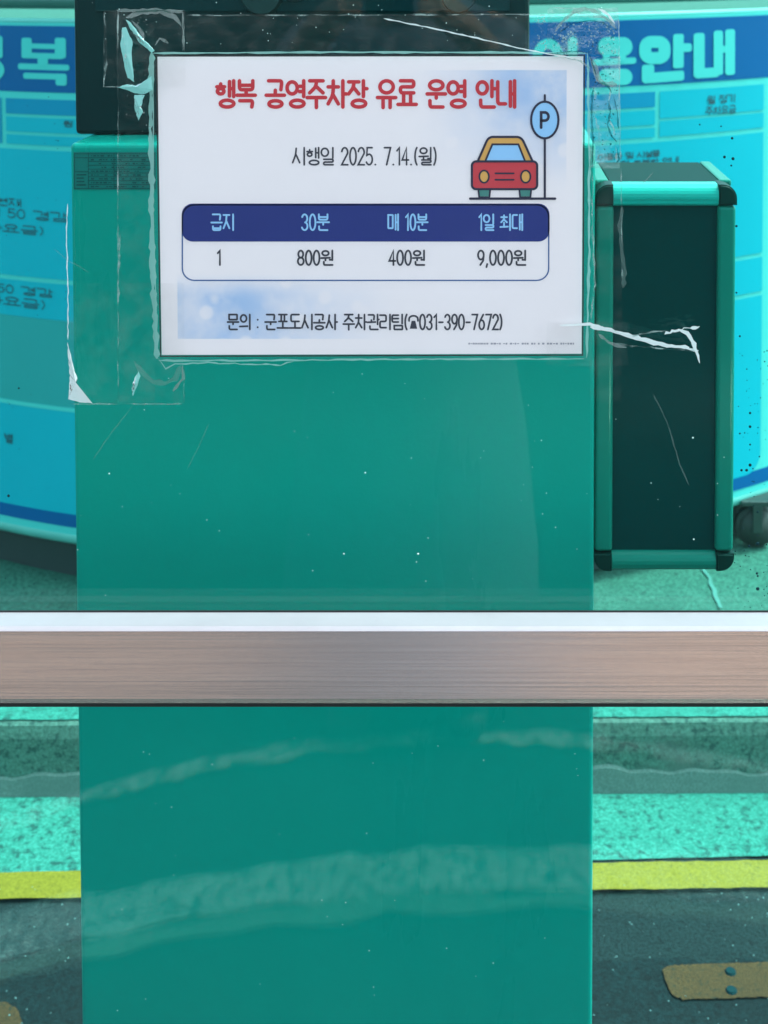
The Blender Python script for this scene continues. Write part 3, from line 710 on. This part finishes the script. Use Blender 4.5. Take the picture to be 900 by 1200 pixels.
obox('mounting_bracket', M['cap'], side, kx1-.006, sx0+.002, SY+.05, SY+.09, sz0+.2, sz1-.06)

# ================================================================== GLASS SCREEN WITH RAIL
GY = .95; RY = .925
zt = P(450, 717, GY).z; zf = P(450, 738, RY).z; zl = P(450, 819, RY).z; ze = P(450, 823.5, RY).z
screen = thing('glass_screen', 'green tinted glass screen crossed by a brushed aluminium rail, in front of everything', 'screen', (0, GY, 0))
GX0, GX1 = -1.3, 1.1
obox('glass_pane', M['glass'], screen, GX0, GX1, GY, GY+.006, zt-.012, 2.3)
obox('glass_pane', M['glass'], screen, GX0, GX1, GY, GY+.006, .1, ze+.012)
def prof(name, m, pts, x0, x1, par):
    n = len(pts); vs_ = [(x0, a, b) for a, b in pts]+[(x1, a, b) for a, b in pts]
    fs = [(i, (i+1) % n, n+(i+1) % n, n+i) for i in range(n)]+[tuple(range(n))[::-1], tuple(range(n, 2*n))]
    bm = bmesh.new(); V = [bm.verts.new(v) for v in vs_]
    for f in fs: bm.faces.new([V[i] for i in f])
    return fb(name, bm, m, par)
rail = prof('middle_rail', M['rail'], [(RY, zf-.0012), (RY, zl), (RY+.003, P(450, 824, RY+.003).z), (GY+.03, P(450, 824, RY+.003).z), (GY+.03, P(450, 745, GY+.03).z), (GY+.004, zt-.012), (GY-.001, zt-.0035), (RY+.0004, zf-.0012)], GX0+.002, GX1-.002, screen)
prof('rail_ledge', M['rail_top'], [(RY-.0004, zf-.0008), (RY+.0006, zf), (RY+.0028, zf+.0012), (GY-.0006, zt), (GY-.0006, zt-.003), (RY-.0004, zf-.001)], GX0+.002, GX1-.002, rail)
prof('rubber_seal', M['gasket_shadow'], [(GY-.0035, P(450, 825.2, GY).z), (GY-.0035, P(450, 815, GY).z), (GY-.0005, P(450, 815, GY).z), (GY-.0005, P(450, 825.2, GY).z)], GX0+.002, GX1-.002, rail)
prof('rubber_seal', M['gasket_shadow'], [(GY-.0009, zt+.0), (GY-.0009, zt+.0012), (GY-.0001, zt+.0012), (GY-.0001, zt)], GX0+.002, GX1-.002, rail)
for a, b in ((GX0-.06, GX0), (GX1, GX1+.06)):
    obox('frame_post', M['rail'], screen, a, b, RY, GY+.03, 0, 2.36, bevel=.003)
obox('bottom_rail', M['rail'], screen, GX0, GX1, RY, GY+.03, .04, .1, bevel=.003)
obox('top_rail', M['rail'], screen, GX0, GX1, RY, GY+.03, 2.3, 2.36, bevel=.003)

# ================================================================== NOTICE
NY = .9475
tl, br = P(184, 66, NY), P(683, 416, NY)
notice = thing('posted_notice', 'laminated white parking fee notice in Korean taped to the glass', 'notice', ((tl.x+br.x)/2, NY, br.z))
def mapn(u, v, L): p = P(u, v, NY); return Vector((p.x, NY-L, p.z))
quad = [(184.5, 66.5), (683.5, 66), (681.5, 414.5), (189.5, 416)]
a, b, c, d = [mapn(u, v, 0) for u, v in quad]
back = Vector((0, .0004, 0))
M['paper'] = paper_mat(P(187, 240, NY).x, P(682.5, 240, NY).x, br.z, tl.z)
paper = pd('paper_sheet', [a, b, c, d, a+back, b+back, c+back, d+back], [(0, 3, 2, 1), (4, 5, 6, 7), (0, 1, 5, 4), (1, 2, 6, 5), (2, 3, 7, 6), (3, 0, 4, 7)], M['paper'], notice)
def ink(lift=.0002): return Ink(mapn, lift)
k = ink(); k.stroke([(183.3, 65), (684.8, 64.6), (682.8, 416), (188.2, 417.5)], 1.5, closed=True); k.build('painted_shadow_border', M['gasket_shadow'], notice)  # black outline drawn in as the shadow round the paper edge
k = ink(); write(k, '행복 공영주차장 유료 운영 안내', 252, 606, 92.5, 127.5, 4.3, .17); k.build('title_lettering', M['ink_red'], notice)
k = ink(); write(k, '시행일 2025. 7.14.(월)', 342, 513, 172, 194, 2.0, .18); k.build('date_lettering', M['ink_dark'], notice)
tb = ink(.0002); tb.poly(rrect(213, 238.5, 644, 283, 13)); hd = tb.build('table_header', M['navy'], notice)
k = ink(.0002); k.stroke(rrect(213.7, 240, 643, 328.5, 14), 1.5, closed=True); k.build('table_outline', M['midblue'], notice)
for tx, u0, u1 in (('급지', 247, 275), ('30분', 353, 386.5), ('매 10분', 454, 502), ('1일 최대', 560, 613.5)):
    k = ink(.0005); write(k, tx, u0, u1, 250, 270.5, 2.1, .18); k.build('header_lettering', M['lightblue'], hd)
for tx, u0, u1 in (('1', 253.5, 259.5), ('800원', 348, 391.5), ('400원', 455, 499), ('9,000원', 559, 617.5)):
    k = ink(); write(k, tx, u0, u1, 292.5, 311.5, 2.2, .18); k.build('price_lettering', M['ink_dark'], notice)
k = ink(); write(k, '문의 : 군포도시공사 주차관리팀(☎031-390-7672)', 266, 590, 367.5, 387, 2.1, .16); k.build('contact_lettering', M['ink_dark'], notice)
k = ink(); x = 549
while x < 675:
    l = random.uniform(1.2, 3.2); k.stroke([(x, 402.6), (x+l, 402.6)], 2.0 if random.random() < .7 else 1.0, cap=False); x += l+random.choice((.8, .8, 1, 3))
k.build('small_print', M['ink_grey'], notice)
# the printed picture: car and parking sign
pic = ink(.0002); pic.poly(rrect(553, 188.5, 629.5, 222, 4.5)); car = pic.build('car_picture', M['car_red'], notice)
k = ink(.0002); k.poly([(560.5, 189), (571, 163), (575, 160.5), (608, 160.5), (612.5, 163), (623.5, 189)]); k.build('car_roof_print', M['car_yellow'], car)
k = ink(.0003); k.poly(ell(567.3, 206.8, 5, 6.6, 20)); k.build('headlight_print', M['car_yellow'], car)
k = ink(.0003); k.poly(ell(616, 206.8, 5, 6.6, 20)); k.build('headlight_print', M['car_yellow'], car)
k = ink(.0003); k.poly([(569.5, 188.5), (577, 169), (607.5, 169), (614.5, 188.5)]); k.build('windscreen_print', M['lightblue'], car)
k = ink(.0002); k.poly([(561, 221), (574, 221), (573, 230), (562, 230)]); k.build('wheel_print', M['car_green'], car)
k = ink(.0002); k.poly([(609, 221), (622, 221), (621, 230), (610, 230)]); k.build('wheel_print', M['car_green'], car)
k = ink(.0005)
k.stroke(rrect(553, 189, 629.5, 221.5, 5), 2.6, closed=True)
k.stroke(fillet([(560.3, 188), (571, 163.5), (575, 160.3), (608, 160.3), (612.5, 163.5), (623.7, 188)], 3), 2.6)
k.stroke([(569, 188), (577, 169), (607.5, 169), (615, 188)], 2.2)
k.stroke(ell(567.3, 206.8, 5.6, 7.2, 20), 2, closed=True); k.stroke(ell(616, 206.8, 5.6, 7.2, 20), 2, closed=True)
k.stroke([(580.5, 203), (602, 203)], 2); k.stroke([(580.5, 210.5), (602, 210.5)], 2)
for u in (560.5, 608.5): k.stroke([(u, 222), (u+1, 231), (u+13, 231), (u+14, 222)], 2)
k.stroke([(551, 232.6), (650.5, 232.6)], 2.8)
k.build('outline_print', M['ink_line'], car)
k = ink(.0003); k.poly(ell(638.4, 140.5, 16, 21.5, 30)); sg = k.build('sign_picture', M['lightblue'], notice)
k = ink(.0005); k.stroke([(638.4, 111.5), (638.4, 118)], 2.6); k.stroke([(638.4, 162), (638.4, 231.5)], 2.6); k.stroke(ell(638.4, 140.5, 16, 21.5, 30), 2.6, closed=True)
write(k, 'P', 632.5, 644.5, 130, 151, 3.2); k.build('sign_outline_print', M['ink_line'], sg)

# --- lamination pouch and tapes, thin clear sheets in front of the page
def rough_line(pts, step, jit):
    o = []
    for i in range(len(pts)-1):
        (x0, y0), (x1, y1) = pts[i], pts[i+1]; n = max(1, int(math.hypot(x1-x0, y1-y0)/step))
        for j in range(n): o.append((x0+(x1-x0)*j/n+random.uniform(-jit, jit), y0+(y1-y0)*j/n+random.uniform(-jit, jit)))
    return o+[pts[-1]]
def sheet(name, m, u0, v0, u1, v1, lift, n=14, jit=1.0, wave=.0006):
    """a clear strip with slightly uneven edges and gentle ripples"""
    nx = max(3, int((u1-u0)/14)); ny = max(3, int((v1-v0)/14)); vs_, fs = [], []
    ph = random.uniform(0, 6)
    for j in range(ny+1):
        for i in range(nx+1):
            e = i in (0, nx) or j in (0, ny)
            u = u0+(u1-u0)*i/nx+(random.uniform(-jit, jit)*.5 if e else 0); v = v0+(v1-v0)*j/ny+(random.uniform(-jit, jit)*.5 if e else 0)
            vs_.append(mapn(u, v, lift+wave*.5*(1+math.sin(u*.11+ph)*math.cos(v*.09+ph*2))))
            if i and j: a_ = (j-1)*(nx+1)+i-1; fs.append((a_, a_+nx+1, a_+nx+2, a_+1))
    return pd(name, vs_, fs, m, notice, True)
sheet('lamination_film', M['film'], 179, 61.5, 690, 421, .0008, wave=.0004, jit=.6)
sheet('tape_strip', M['tape'], 124, 11, 218, 101, .0024)
sheet('tape_strip', M['tape'], 141, 18, 183, 468, .0038)
sheet('tape_strip', M['tape'], 84, 330, 218, 470, .0050, wave=.0003)
sheet('tape_strip', M['tape'], 219, 17, 640, 59, .0024)
sheet('tape_strip', M['crinkle'], 641, 9, 724, 64, .0024)
sheet('tape_strip', M['crinkle'], 690, 66, 726, 196, .0038)
sheet('tape_strip', M['tape'], 690, 197, 728, 470, .0026)
sheet('tape_strip', M['tape'], 640, 375, 735, 426, .0050)
def rim_strip(name, m, pts, wd, lift, step=7, jit=1.2, wj=.5):
    """ragged narrow ribbon"""
    c = rough_line(pts, step, jit); k = Ink(mapn, lift)
    L, Rr = [], []
    for i, p in enumerate(c):
        a_ = c[max(0, i-1)]; b_ = c[min(len(c)-1, i+1)]; d_ = math.hypot(b_[0]-a_[0], b_[1]-a_[1]) or 1
        nx, ny = -(b_[1]-a_[1])/d_, (b_[0]-a_[0])/d_
        h = wd*(1+random.uniform(-wj, wj))*.5*(1 if 0 < i < len(c)-1 else .2)
        L.append((p[0]+nx*h, p[1]+ny*h)); Rr.append((p[0]-nx*h, p[1]-ny*h))
    n = len(c); k._add(L+Rr, [(i, i+1, n+i+1, n+i) for i in range(n-1)])
    return k.build(name, m, notice)
E = M['edge']
rim_strip('film_edge', E, [(181, 62), (400, 60.8), (600, 61), (688, 62)], 2.2, .0030, 12, .3)
rim_strip('film_edge', E, [(179.5, 62), (177.5, 150), (179, 240), (180.5, 330), (185, 419)], 5.5, .0031, 6, 1.0, .6)
rim_strip('film_edge', E, [(181, 62), (180.5, 240), (186, 419)], 1.3, .0033, 16, .3, .2)
rim_strip('film_edge', E, [(187, 421), (300, 421), (470, 419.5), (684, 419)], 1.8, .0030, 9, .5)
rim_strip('film_edge', E, [(688, 62), (690, 160), (690, 300), (687, 418)], 2.4, .0030, 8, .6)
rim_strip('film_edge', E, [(186, 419), (196, 430), (206, 425), (240, 423.5), (330, 426), (345, 422)], 1.4, .0031, 6, .8)
Sm = M['seam']
for pts in ([(125, 12), (125, 101)], [(141, 12), (141, 470)], [(218, 12), (218, 60)], [(140, 11), (218, 12)], [(125, 101), (180, 101)], [(219, 17.5), (620, 16.5), (720, 20)],
            [(84, 470), (218, 470)], [(218, 425), (218, 470)], [(724, 20), (726, 196)], [(727, 196), (728, 330)], [(643, 8), (724, 12)]):
    rim_strip('tape_edge', Sm, pts, 1.3, .0062, 7, .4, .7)
Rs = M['residue']
FG = sheet_mat('grey_fold', (.6, .75, .72, 1), white=.35, wcol=(.42, .5, .47, 1), refl=1.2, rough=.2, bump=.6, bscale=120)
FN = sheet_mat('faint_fold', (.85, .92, .9, 1), white=.14, wcol=(.4, .55, .5, 1), refl=.5, rough=.3)
DF = sheet_mat('dark_fold_line', (.35, .55, .55, 1), white=0, refl=.4, rough=.2)
WH = sheet_mat('white_fold', (.9, .95, .94, 1), white=.9, wcol=(.78, .84, .82, 1), refl=1, rough=.2, bump=.6, bscale=120)
def blob(name, pts, lift=.0064, m=Rs):
    k = Ink(mapn, lift); c_ = (sum(p[0] for p in pts)/len(pts), sum(p[1] for p in pts)/len(pts))
    pp = rough_line(pts+[pts[0]], 3, .5)[:-1]; n = len(pp)
    b_ = len(k.v); k.v = [mapn(x, y, lift) for x, y in pp]+[mapn(c_[0], c_[1], lift+.0012)]; k.f = [(i, (i+1) % n, n) for i in range(n)]
    return k.build(name, m, notice)
blob('torn_tape', [(146, 32), (150, 31), (158, 48), (157, 70), (160, 95), (152, 90), (147, 70), (144, 50)])
blob('torn_tape', [(150, 22), (156, 26), (170, 44), (184, 58), (180, 61), (166, 49), (156, 34)])
blob('torn_tape', [(140, 101), (152, 98), (162, 99), (172, 94), (180, 88), (181, 104), (172, 109), (160, 108), (150, 104)])
blob('torn_tape', [(160, 110), (172, 110), (168, 124), (170, 130), (165, 140), (161, 128)])
WHB = WH
blob('torn_tape', [(82, 398), (86, 412), (89, 426), (94, 440), (92, 447), (95, 458), (101, 463), (112, 469), (97, 468), (83, 464), (85, 440)], m=WH)
blob('torn_tape', [(157, 452), (160, 440), (165, 432), (167, 437), (163, 450), (158, 461)])
for pts, wd, m_ in (([(150, 20), (165, 15), (190, 13), (207, 19), (215, 30)], 4.5, FG), ([(140, 12), (165, 12), (190, 11), (217, 14)], 3.5, FG), ([(157, 24), (167, 34), (172, 45)], 4, FG), ([(184, 52), (190, 44), (200, 50)], 3, FG),
        ([(195, 34), (197, 45), (198, 58)], 1.1, Sm), ([(208, 38), (214, 40)], 1.2, Sm), ([(127, 24), (127, 50), (128, 75), (124, 101)], 1.8, Sm), ([(141, 22), (140, 60), (141, 96)], 1.4, Sm), ([(217, 14), (217, 58)], 2, FG),
        ([(650, 36), (658, 24), (672, 13), (684, 10), (700, 14), (712, 23), (721, 33)], 5, FG), ([(655, 37), (670, 27), (690, 23), (706, 26), (717, 35)], 1.2, DF), ([(700, 10), (712, 17), (719, 27)], 2.2, WH),
        ([(645, 62), (680, 59), (690, 63), (694, 75), (698, 88)], 1.3, DF), ([(690, 66), (696, 78), (700, 92), (706, 97), (722, 98)], 5, FG), ([(697, 100), (700, 97), (706, 96), (712, 100), (716, 108)], 1.8, DF),
        ([(712, 118), (714, 130), (711, 145), (716, 158), (722, 165)], 2.2, DF), ([(718, 112), (722, 130), (724, 150)], 1.8, DF), ([(722, 170), (724, 185), (719, 192)], 1.5, DF), ([(694, 103), (692, 130), (694, 160), (693, 190)], 2, DF),
        ([(640, 61), (660, 65), (680, 71), (690, 80)], 1.6, FG), ([(728, 240), (725, 262), (727, 290), (731, 312), (729, 335)], 4.5, FN), ([(700, 388), (712, 398), (722, 402), (733, 404)], 3, FG),
        ([(83, 236), (81, 270), (83, 330), (83, 395)], 1.0, WH), ([(66, 289), (82, 302), (97, 310), (108, 317)], .8, FN), ([(160, 470), (148, 485), (125, 515), (112, 535)], .9, FN), ([(247, 492), (235, 520), (222, 545)], .7, FN), ([(160, 420), (172, 436), (182, 444), (196, 446), (208, 440), (214, 425)], 5, FN), ([(216, 425), (217, 440), (205, 455)], 3, FG),
        ([(764, 458), (780, 490), (795, 540), (806, 565)], 1.3, FN), ([(764, 200), (750, 215)], .8, FG)):
    rim_strip('tape_wrinkle', m_, pts, wd, .0067, 5, .5, .55)
def dots(name, m, n, u0, v0, u1, v1, s0_, s1_):
    k = Ink(mapn, .0066)
    for i in range(n):
        u, v, r_ = random.uniform(u0, u1), random.uniform(v0, v1), random.uniform(s0_, s1_); k.poly([(u+r_*math.cos(a)*random.uniform(.5, 1.4), v+r_*math.sin(a)*random.uniform(.5, 1.4)) for a in (0, 1.2, 2.5, 3.7, 5)])
    o = k.build(name, m, notice); o['kind'] = 'stuff'
dots('tape_bubbles', Sm, 160, 646, 26, 720, 62, .5, 1.7); dots('tape_bubbles', DF, 110, 646, 26, 722, 62, .4, 1.2); dots('tape_bubbles', DF, 90, 694, 62, 722, 190, .4, 1.4)
dots('tape_bubbles', Sm, 50, 145, 20, 180, 160, .4, 1.2); dots('tape_bubbles', Sm, 60, 624, 18, 640, 58, .5, 1.5)
k = Ink(mapn, .0066)
rim_strip('tape_fold', WH, [(655, 378), (690, 377), (715, 383), (760, 396), (800, 405), (817, 408)], 2.6, .0066, 5, .7)
rim_strip('tape_fold', WH, [(690, 380), (705, 382), (730, 389), (775, 402), (806, 404)], 3.4, .0068, 5, .8)
rim_strip('tape_fold', WH, [(792, 383), (803, 387), (812, 400), (818, 422)], 4.0, .0070, 4, .8)
rim_strip('tape_fold', WH, [(776, 388), (790, 384), (806, 381), (818, 379)], 2.4, .0072, 3, 1.3, .9)
rim_strip('tape_fold', Sm, [(704, 380), (735, 392), (770, 385), (795, 386)], 1.5, .0066, 5, .8)
rim_strip('tape_fold', Sm, [(720, 400), (770, 405), (812, 408)], 2, .0066, 5, .8)
rim_strip('tape_fold', WH, [(450, 21), (500, 31), (560, 44), (600, 54), (640, 62), (675, 68)], 1.4, .0070, 6, .4)
rim_strip('tape_fold', Sm, [(655, 30), (672, 14), (700, 18), (716, 26)], 2.2, .0066, 5, .7)
rim_strip('tape_fold', Sm, [(690, 68), (698, 90), (694, 130), (702, 160), (698, 190)], 2.2, .0066, 4, 1.4, .9)
rim_strip('tape_fold', Sm, [(715, 100), (712, 130), (720, 160), (722, 190)], 1.6, .0066, 4, 1.2, .9)
rim_strip('tape_fold', Sm, [(694, 200), (693, 260), (696, 330), (692, 372)], 1.6, .0066, 6, .8, .9)
rim_strip('tape_fold', Sm, [(126, 22), (128, 60), (124, 101)], 1.0, .0066, 4, .6, .9)
rim_strip('tape_fold', Sm, [(144, 270), (141, 330), (143, 345)], 1.6, .0066, 4, .6, .9)

# ================================================================== marks on the glass
def gp(u, v): return P(u, v, GY-.0002)
def dome(bm, c, r, squash=.4, k=8):
    t = [bm.verts.new(c+Vector((r*math.cos(2*math.pi*i/k), 0, r*math.sin(2*math.pi*i/k)))) for i in range(k)]
    t2 = [bm.verts.new(c+Vector((r*.6*math.cos(2*math.pi*i/k), -r*squash*.7, r*.6*math.sin(2*math.pi*i/k)))) for i in range(k)]
    tp = bm.verts.new(c+Vector((0, -r*squash, 0)))
    for i in range(k):
        j = (i+1) % k; bm.faces.new((t[i], t[j], t2[j], t2[i])); bm.faces.new((t2[i], t2[j], tp))
bm = bmesh.new()
PX = .95/F
for u, v, r in ((858, 162, 1.6), (849, 184, 1.8), (859, 186, 2), (857, 194, 1.2), (875, 551, 1.8), (869, 551, 1.6), (879, 545, 2), (879, 500, 1.7), (879, 484, 1.5), (867, 508, 1.2), (879, 521, 1.2),
                (888, 600, 1.5), (888, 637, 2.2), (887, 672, 1.5), (888, 690, 2.2), (888, 675, 1.3), (863, 265, 1.5), (863, 343, 1.2), (867, 394, 1.3), (890, 535, 1), (820, 146, 1), (845, 148, 1), (878, 640, 1.5), (865, 600, 1),
                (68, 165, .8), (22, 455, 1.2), (10, 581, 1.8), (22, 240, 1)):
    dome(bm, gp(u, v), r*PX)
for i in range(70): dome(bm, gp(random.uniform(860, 900), random.uniform(400, 712)), random.uniform(.4, .9)*PX)
for i in range(40): dome(bm, gp(random.uniform(0, 82), random.uniform(100, 712)), random.uniform(.3, .7)*PX)
o = fb('dirt_specks', bm, M['dirt']); o['kind'] = 'stuff'; o['label'] = 'small dark dirt spots and dried drops on the glass'; o['category'] = 'dirt specks'
bm = bmesh.new()
for u, v, r in ((403, 649, 1), (490, 649, 1.2), (428, 554, 1), (128, 555, 1), (812, 513, 1.1), (813, 632, 1.0), (763, 566, .7)): dome(bm, gp(u, v), r*PX)
for i in range(45): dome(bm, gp(random.uniform(90, 860), random.uniform(425, 712)), random.uniform(.25, .6)*PX)
for i in range(45): dome(bm, gp(random.uniform(90, 720), random.uniform(2, 60)), random.uniform(.3, .6)*PX)
for i in range(35): dome(bm, gp(random.uniform(92, 695), random.uniform(835, 1195)), random.uniform(.25, .6)*PX)
o = fb('pale_specks', bm, M['speck']); o['kind'] = 'stuff'; o['label'] = 'tiny pale dust flecks scattered over the glass'; o['category'] = 'dust'

# ================================================================== PERSON BEHIND THE CAMERA (seen only mirrored in the rail and glass)
def skinned(name, verts, edges, m, parent=None, root=0, sub=2):
    me = bpy.data.meshes.new(name); me.from_pydata([v[0] for v in verts], edges, []); o = bpy.data.objects.new(name, me); C.objects.link(o)
    sk = o.modifiers.new('skin', 'SKIN'); ss = o.modifiers.new('sub', 'SUBSURF'); ss.levels = sub; ss.render_levels = sub
    for i, v in enumerate(verts): me.skin_vertices[0].data[i].radius = v[1]; me.skin_vertices[0].data[i].use_root = i == root
    me.materials.append(m)
    if parent: o.parent = parent; o.matrix_parent_inverse = Matrix.Translation(-world_loc(parent))
    return o
px_, py_ = -.14, -.85
person = thing('person', 'person in a long blue grey coat holding up a phone, mirrored in the rail', 'person', (px_, py_, 0))
q = lambda x, y, z: (px_+x, py_+y, z)
V_ = [(q(0,0,.92),(.15,.11)), (q(0,0,1.12),(.135,.1)), (q(0,0,1.34),(.17,.1)), (q(0,.01,1.46),(.06,.06)), (q(0,.03,1.54),(.055,.06)), (q(0,.04,1.64),(.085,.1)), (q(0,.04,1.72),(.07,.085))]
E_ = [(0,1),(1,2),(2,3),(3,4),(4,5),(5,6)]
for sg_ in (-1, 1):
    b = len(V_)
    V_ += [(q(sg_*.1,0,.8),(.085,.09)), (q(sg_*.105,.02,.48),(.055,.06)), (q(sg_*.11,0,.12),(.03,.03)), (q(sg_*.12,.08,.045),(.028,.02))]
    E_ += [(0,b),(b,b+1),(b+1,b+2),(b+2,b+3)]
    c = len(V_)
    V_ += [(q(sg_*.19,.0,1.4),(.055,.055)), (q(sg_*.23,.26,1.27),(.042,.045)), (q(sg_*.13,.50,1.42),(.03,.03)), (q(sg_*.09,.57,1.46),(.035,.022))]
    E_ += [(2,c),(c,c+1),(c+1,c+2),(c+2,c+3)]
    for f in range(4):
        d = len(V_); V_.append((q(sg_*(.075-.005*f),.595-.008*f,1.46+.012*f),(.009,.009))); V_.append((q(sg_*.042,.605-.006*f,1.46+.014*f),(.008,.008)))
        E_ += [(c+3,d),(d,d+1)]
    d = len(V_); V_ += [(q(sg_*.075,.56,1.50),(.01,.01)), (q(sg_*.05,.57,1.52),(.009,.009))]; E_ += [(c+3,d),(d,d+1)]
body = skinned('body', V_, E_, M['skin'], person)
vs_, fs = [], []
lv = [(.12,.27,.19),(.34,.255,.18),(.6,.23,.165),(.9,.19,.145),(1.1,.175,.135),(1.3,.215,.135),(1.42,.2,.12),(1.49,.08,.08)]
for i, (z, a, b) in enumerate(lv):
    for j in range(28):
        t = 2*math.pi*j/28; w_ = 1+.04*math.sin(5*t+i) if i < 3 else 1
        vs_.append(q(a*w_*math.cos(t), b*w_*math.sin(t), z))
        if i: fs.append(((i-1)*28+j, (i-1)*28+(j+1) % 28, i*28+(j+1) % 28, i*28+j))
pd('coat', vs_, fs, M['coat'], person, True)
for sg_ in (-1, 1):
    skinned('sleeve', [(q(sg_*.17,0,1.4),(.07,.07)), (q(sg_*.235,.26,1.27),(.058,.06)), (q(sg_*.145,.47,1.40),(.042,.042))], [(0,1),(1,2)], M['coat'], person)
    skinned('shoe', [(q(sg_*.11,-.04,.05),(.045,.05)), (q(sg_*.115,.06,.045),(.05,.042)), (q(sg_*.12,.15,.035),(.042,.03))], [(0,1),(1,2)], M['shoe'], person)
for sg_ in (-1, 1): skinned('trouser_leg', [(q(sg_*.1,0,.8),(.1,.1)), (q(sg_*.105,.02,.48),(.075,.08)), (q(sg_*.11,0,.06),(.072,.08))], [(0,1),(1,2)], M['coat'], person)
skinned('hair', [(q(0,.0,1.62),(.09,.09)), (q(0,.01,1.74),(.085,.09))], [(0,1)], M['hair'], person)
ph_ = obox('phone', M['screen'], None, px_-.038, px_+.038, py_+.592, py_+.600, 1.44, 1.59, bevel=.003)
ph_['label'] = 'dark phone held up in both hands by the person in the coat'; ph_['category'] = 'phone'
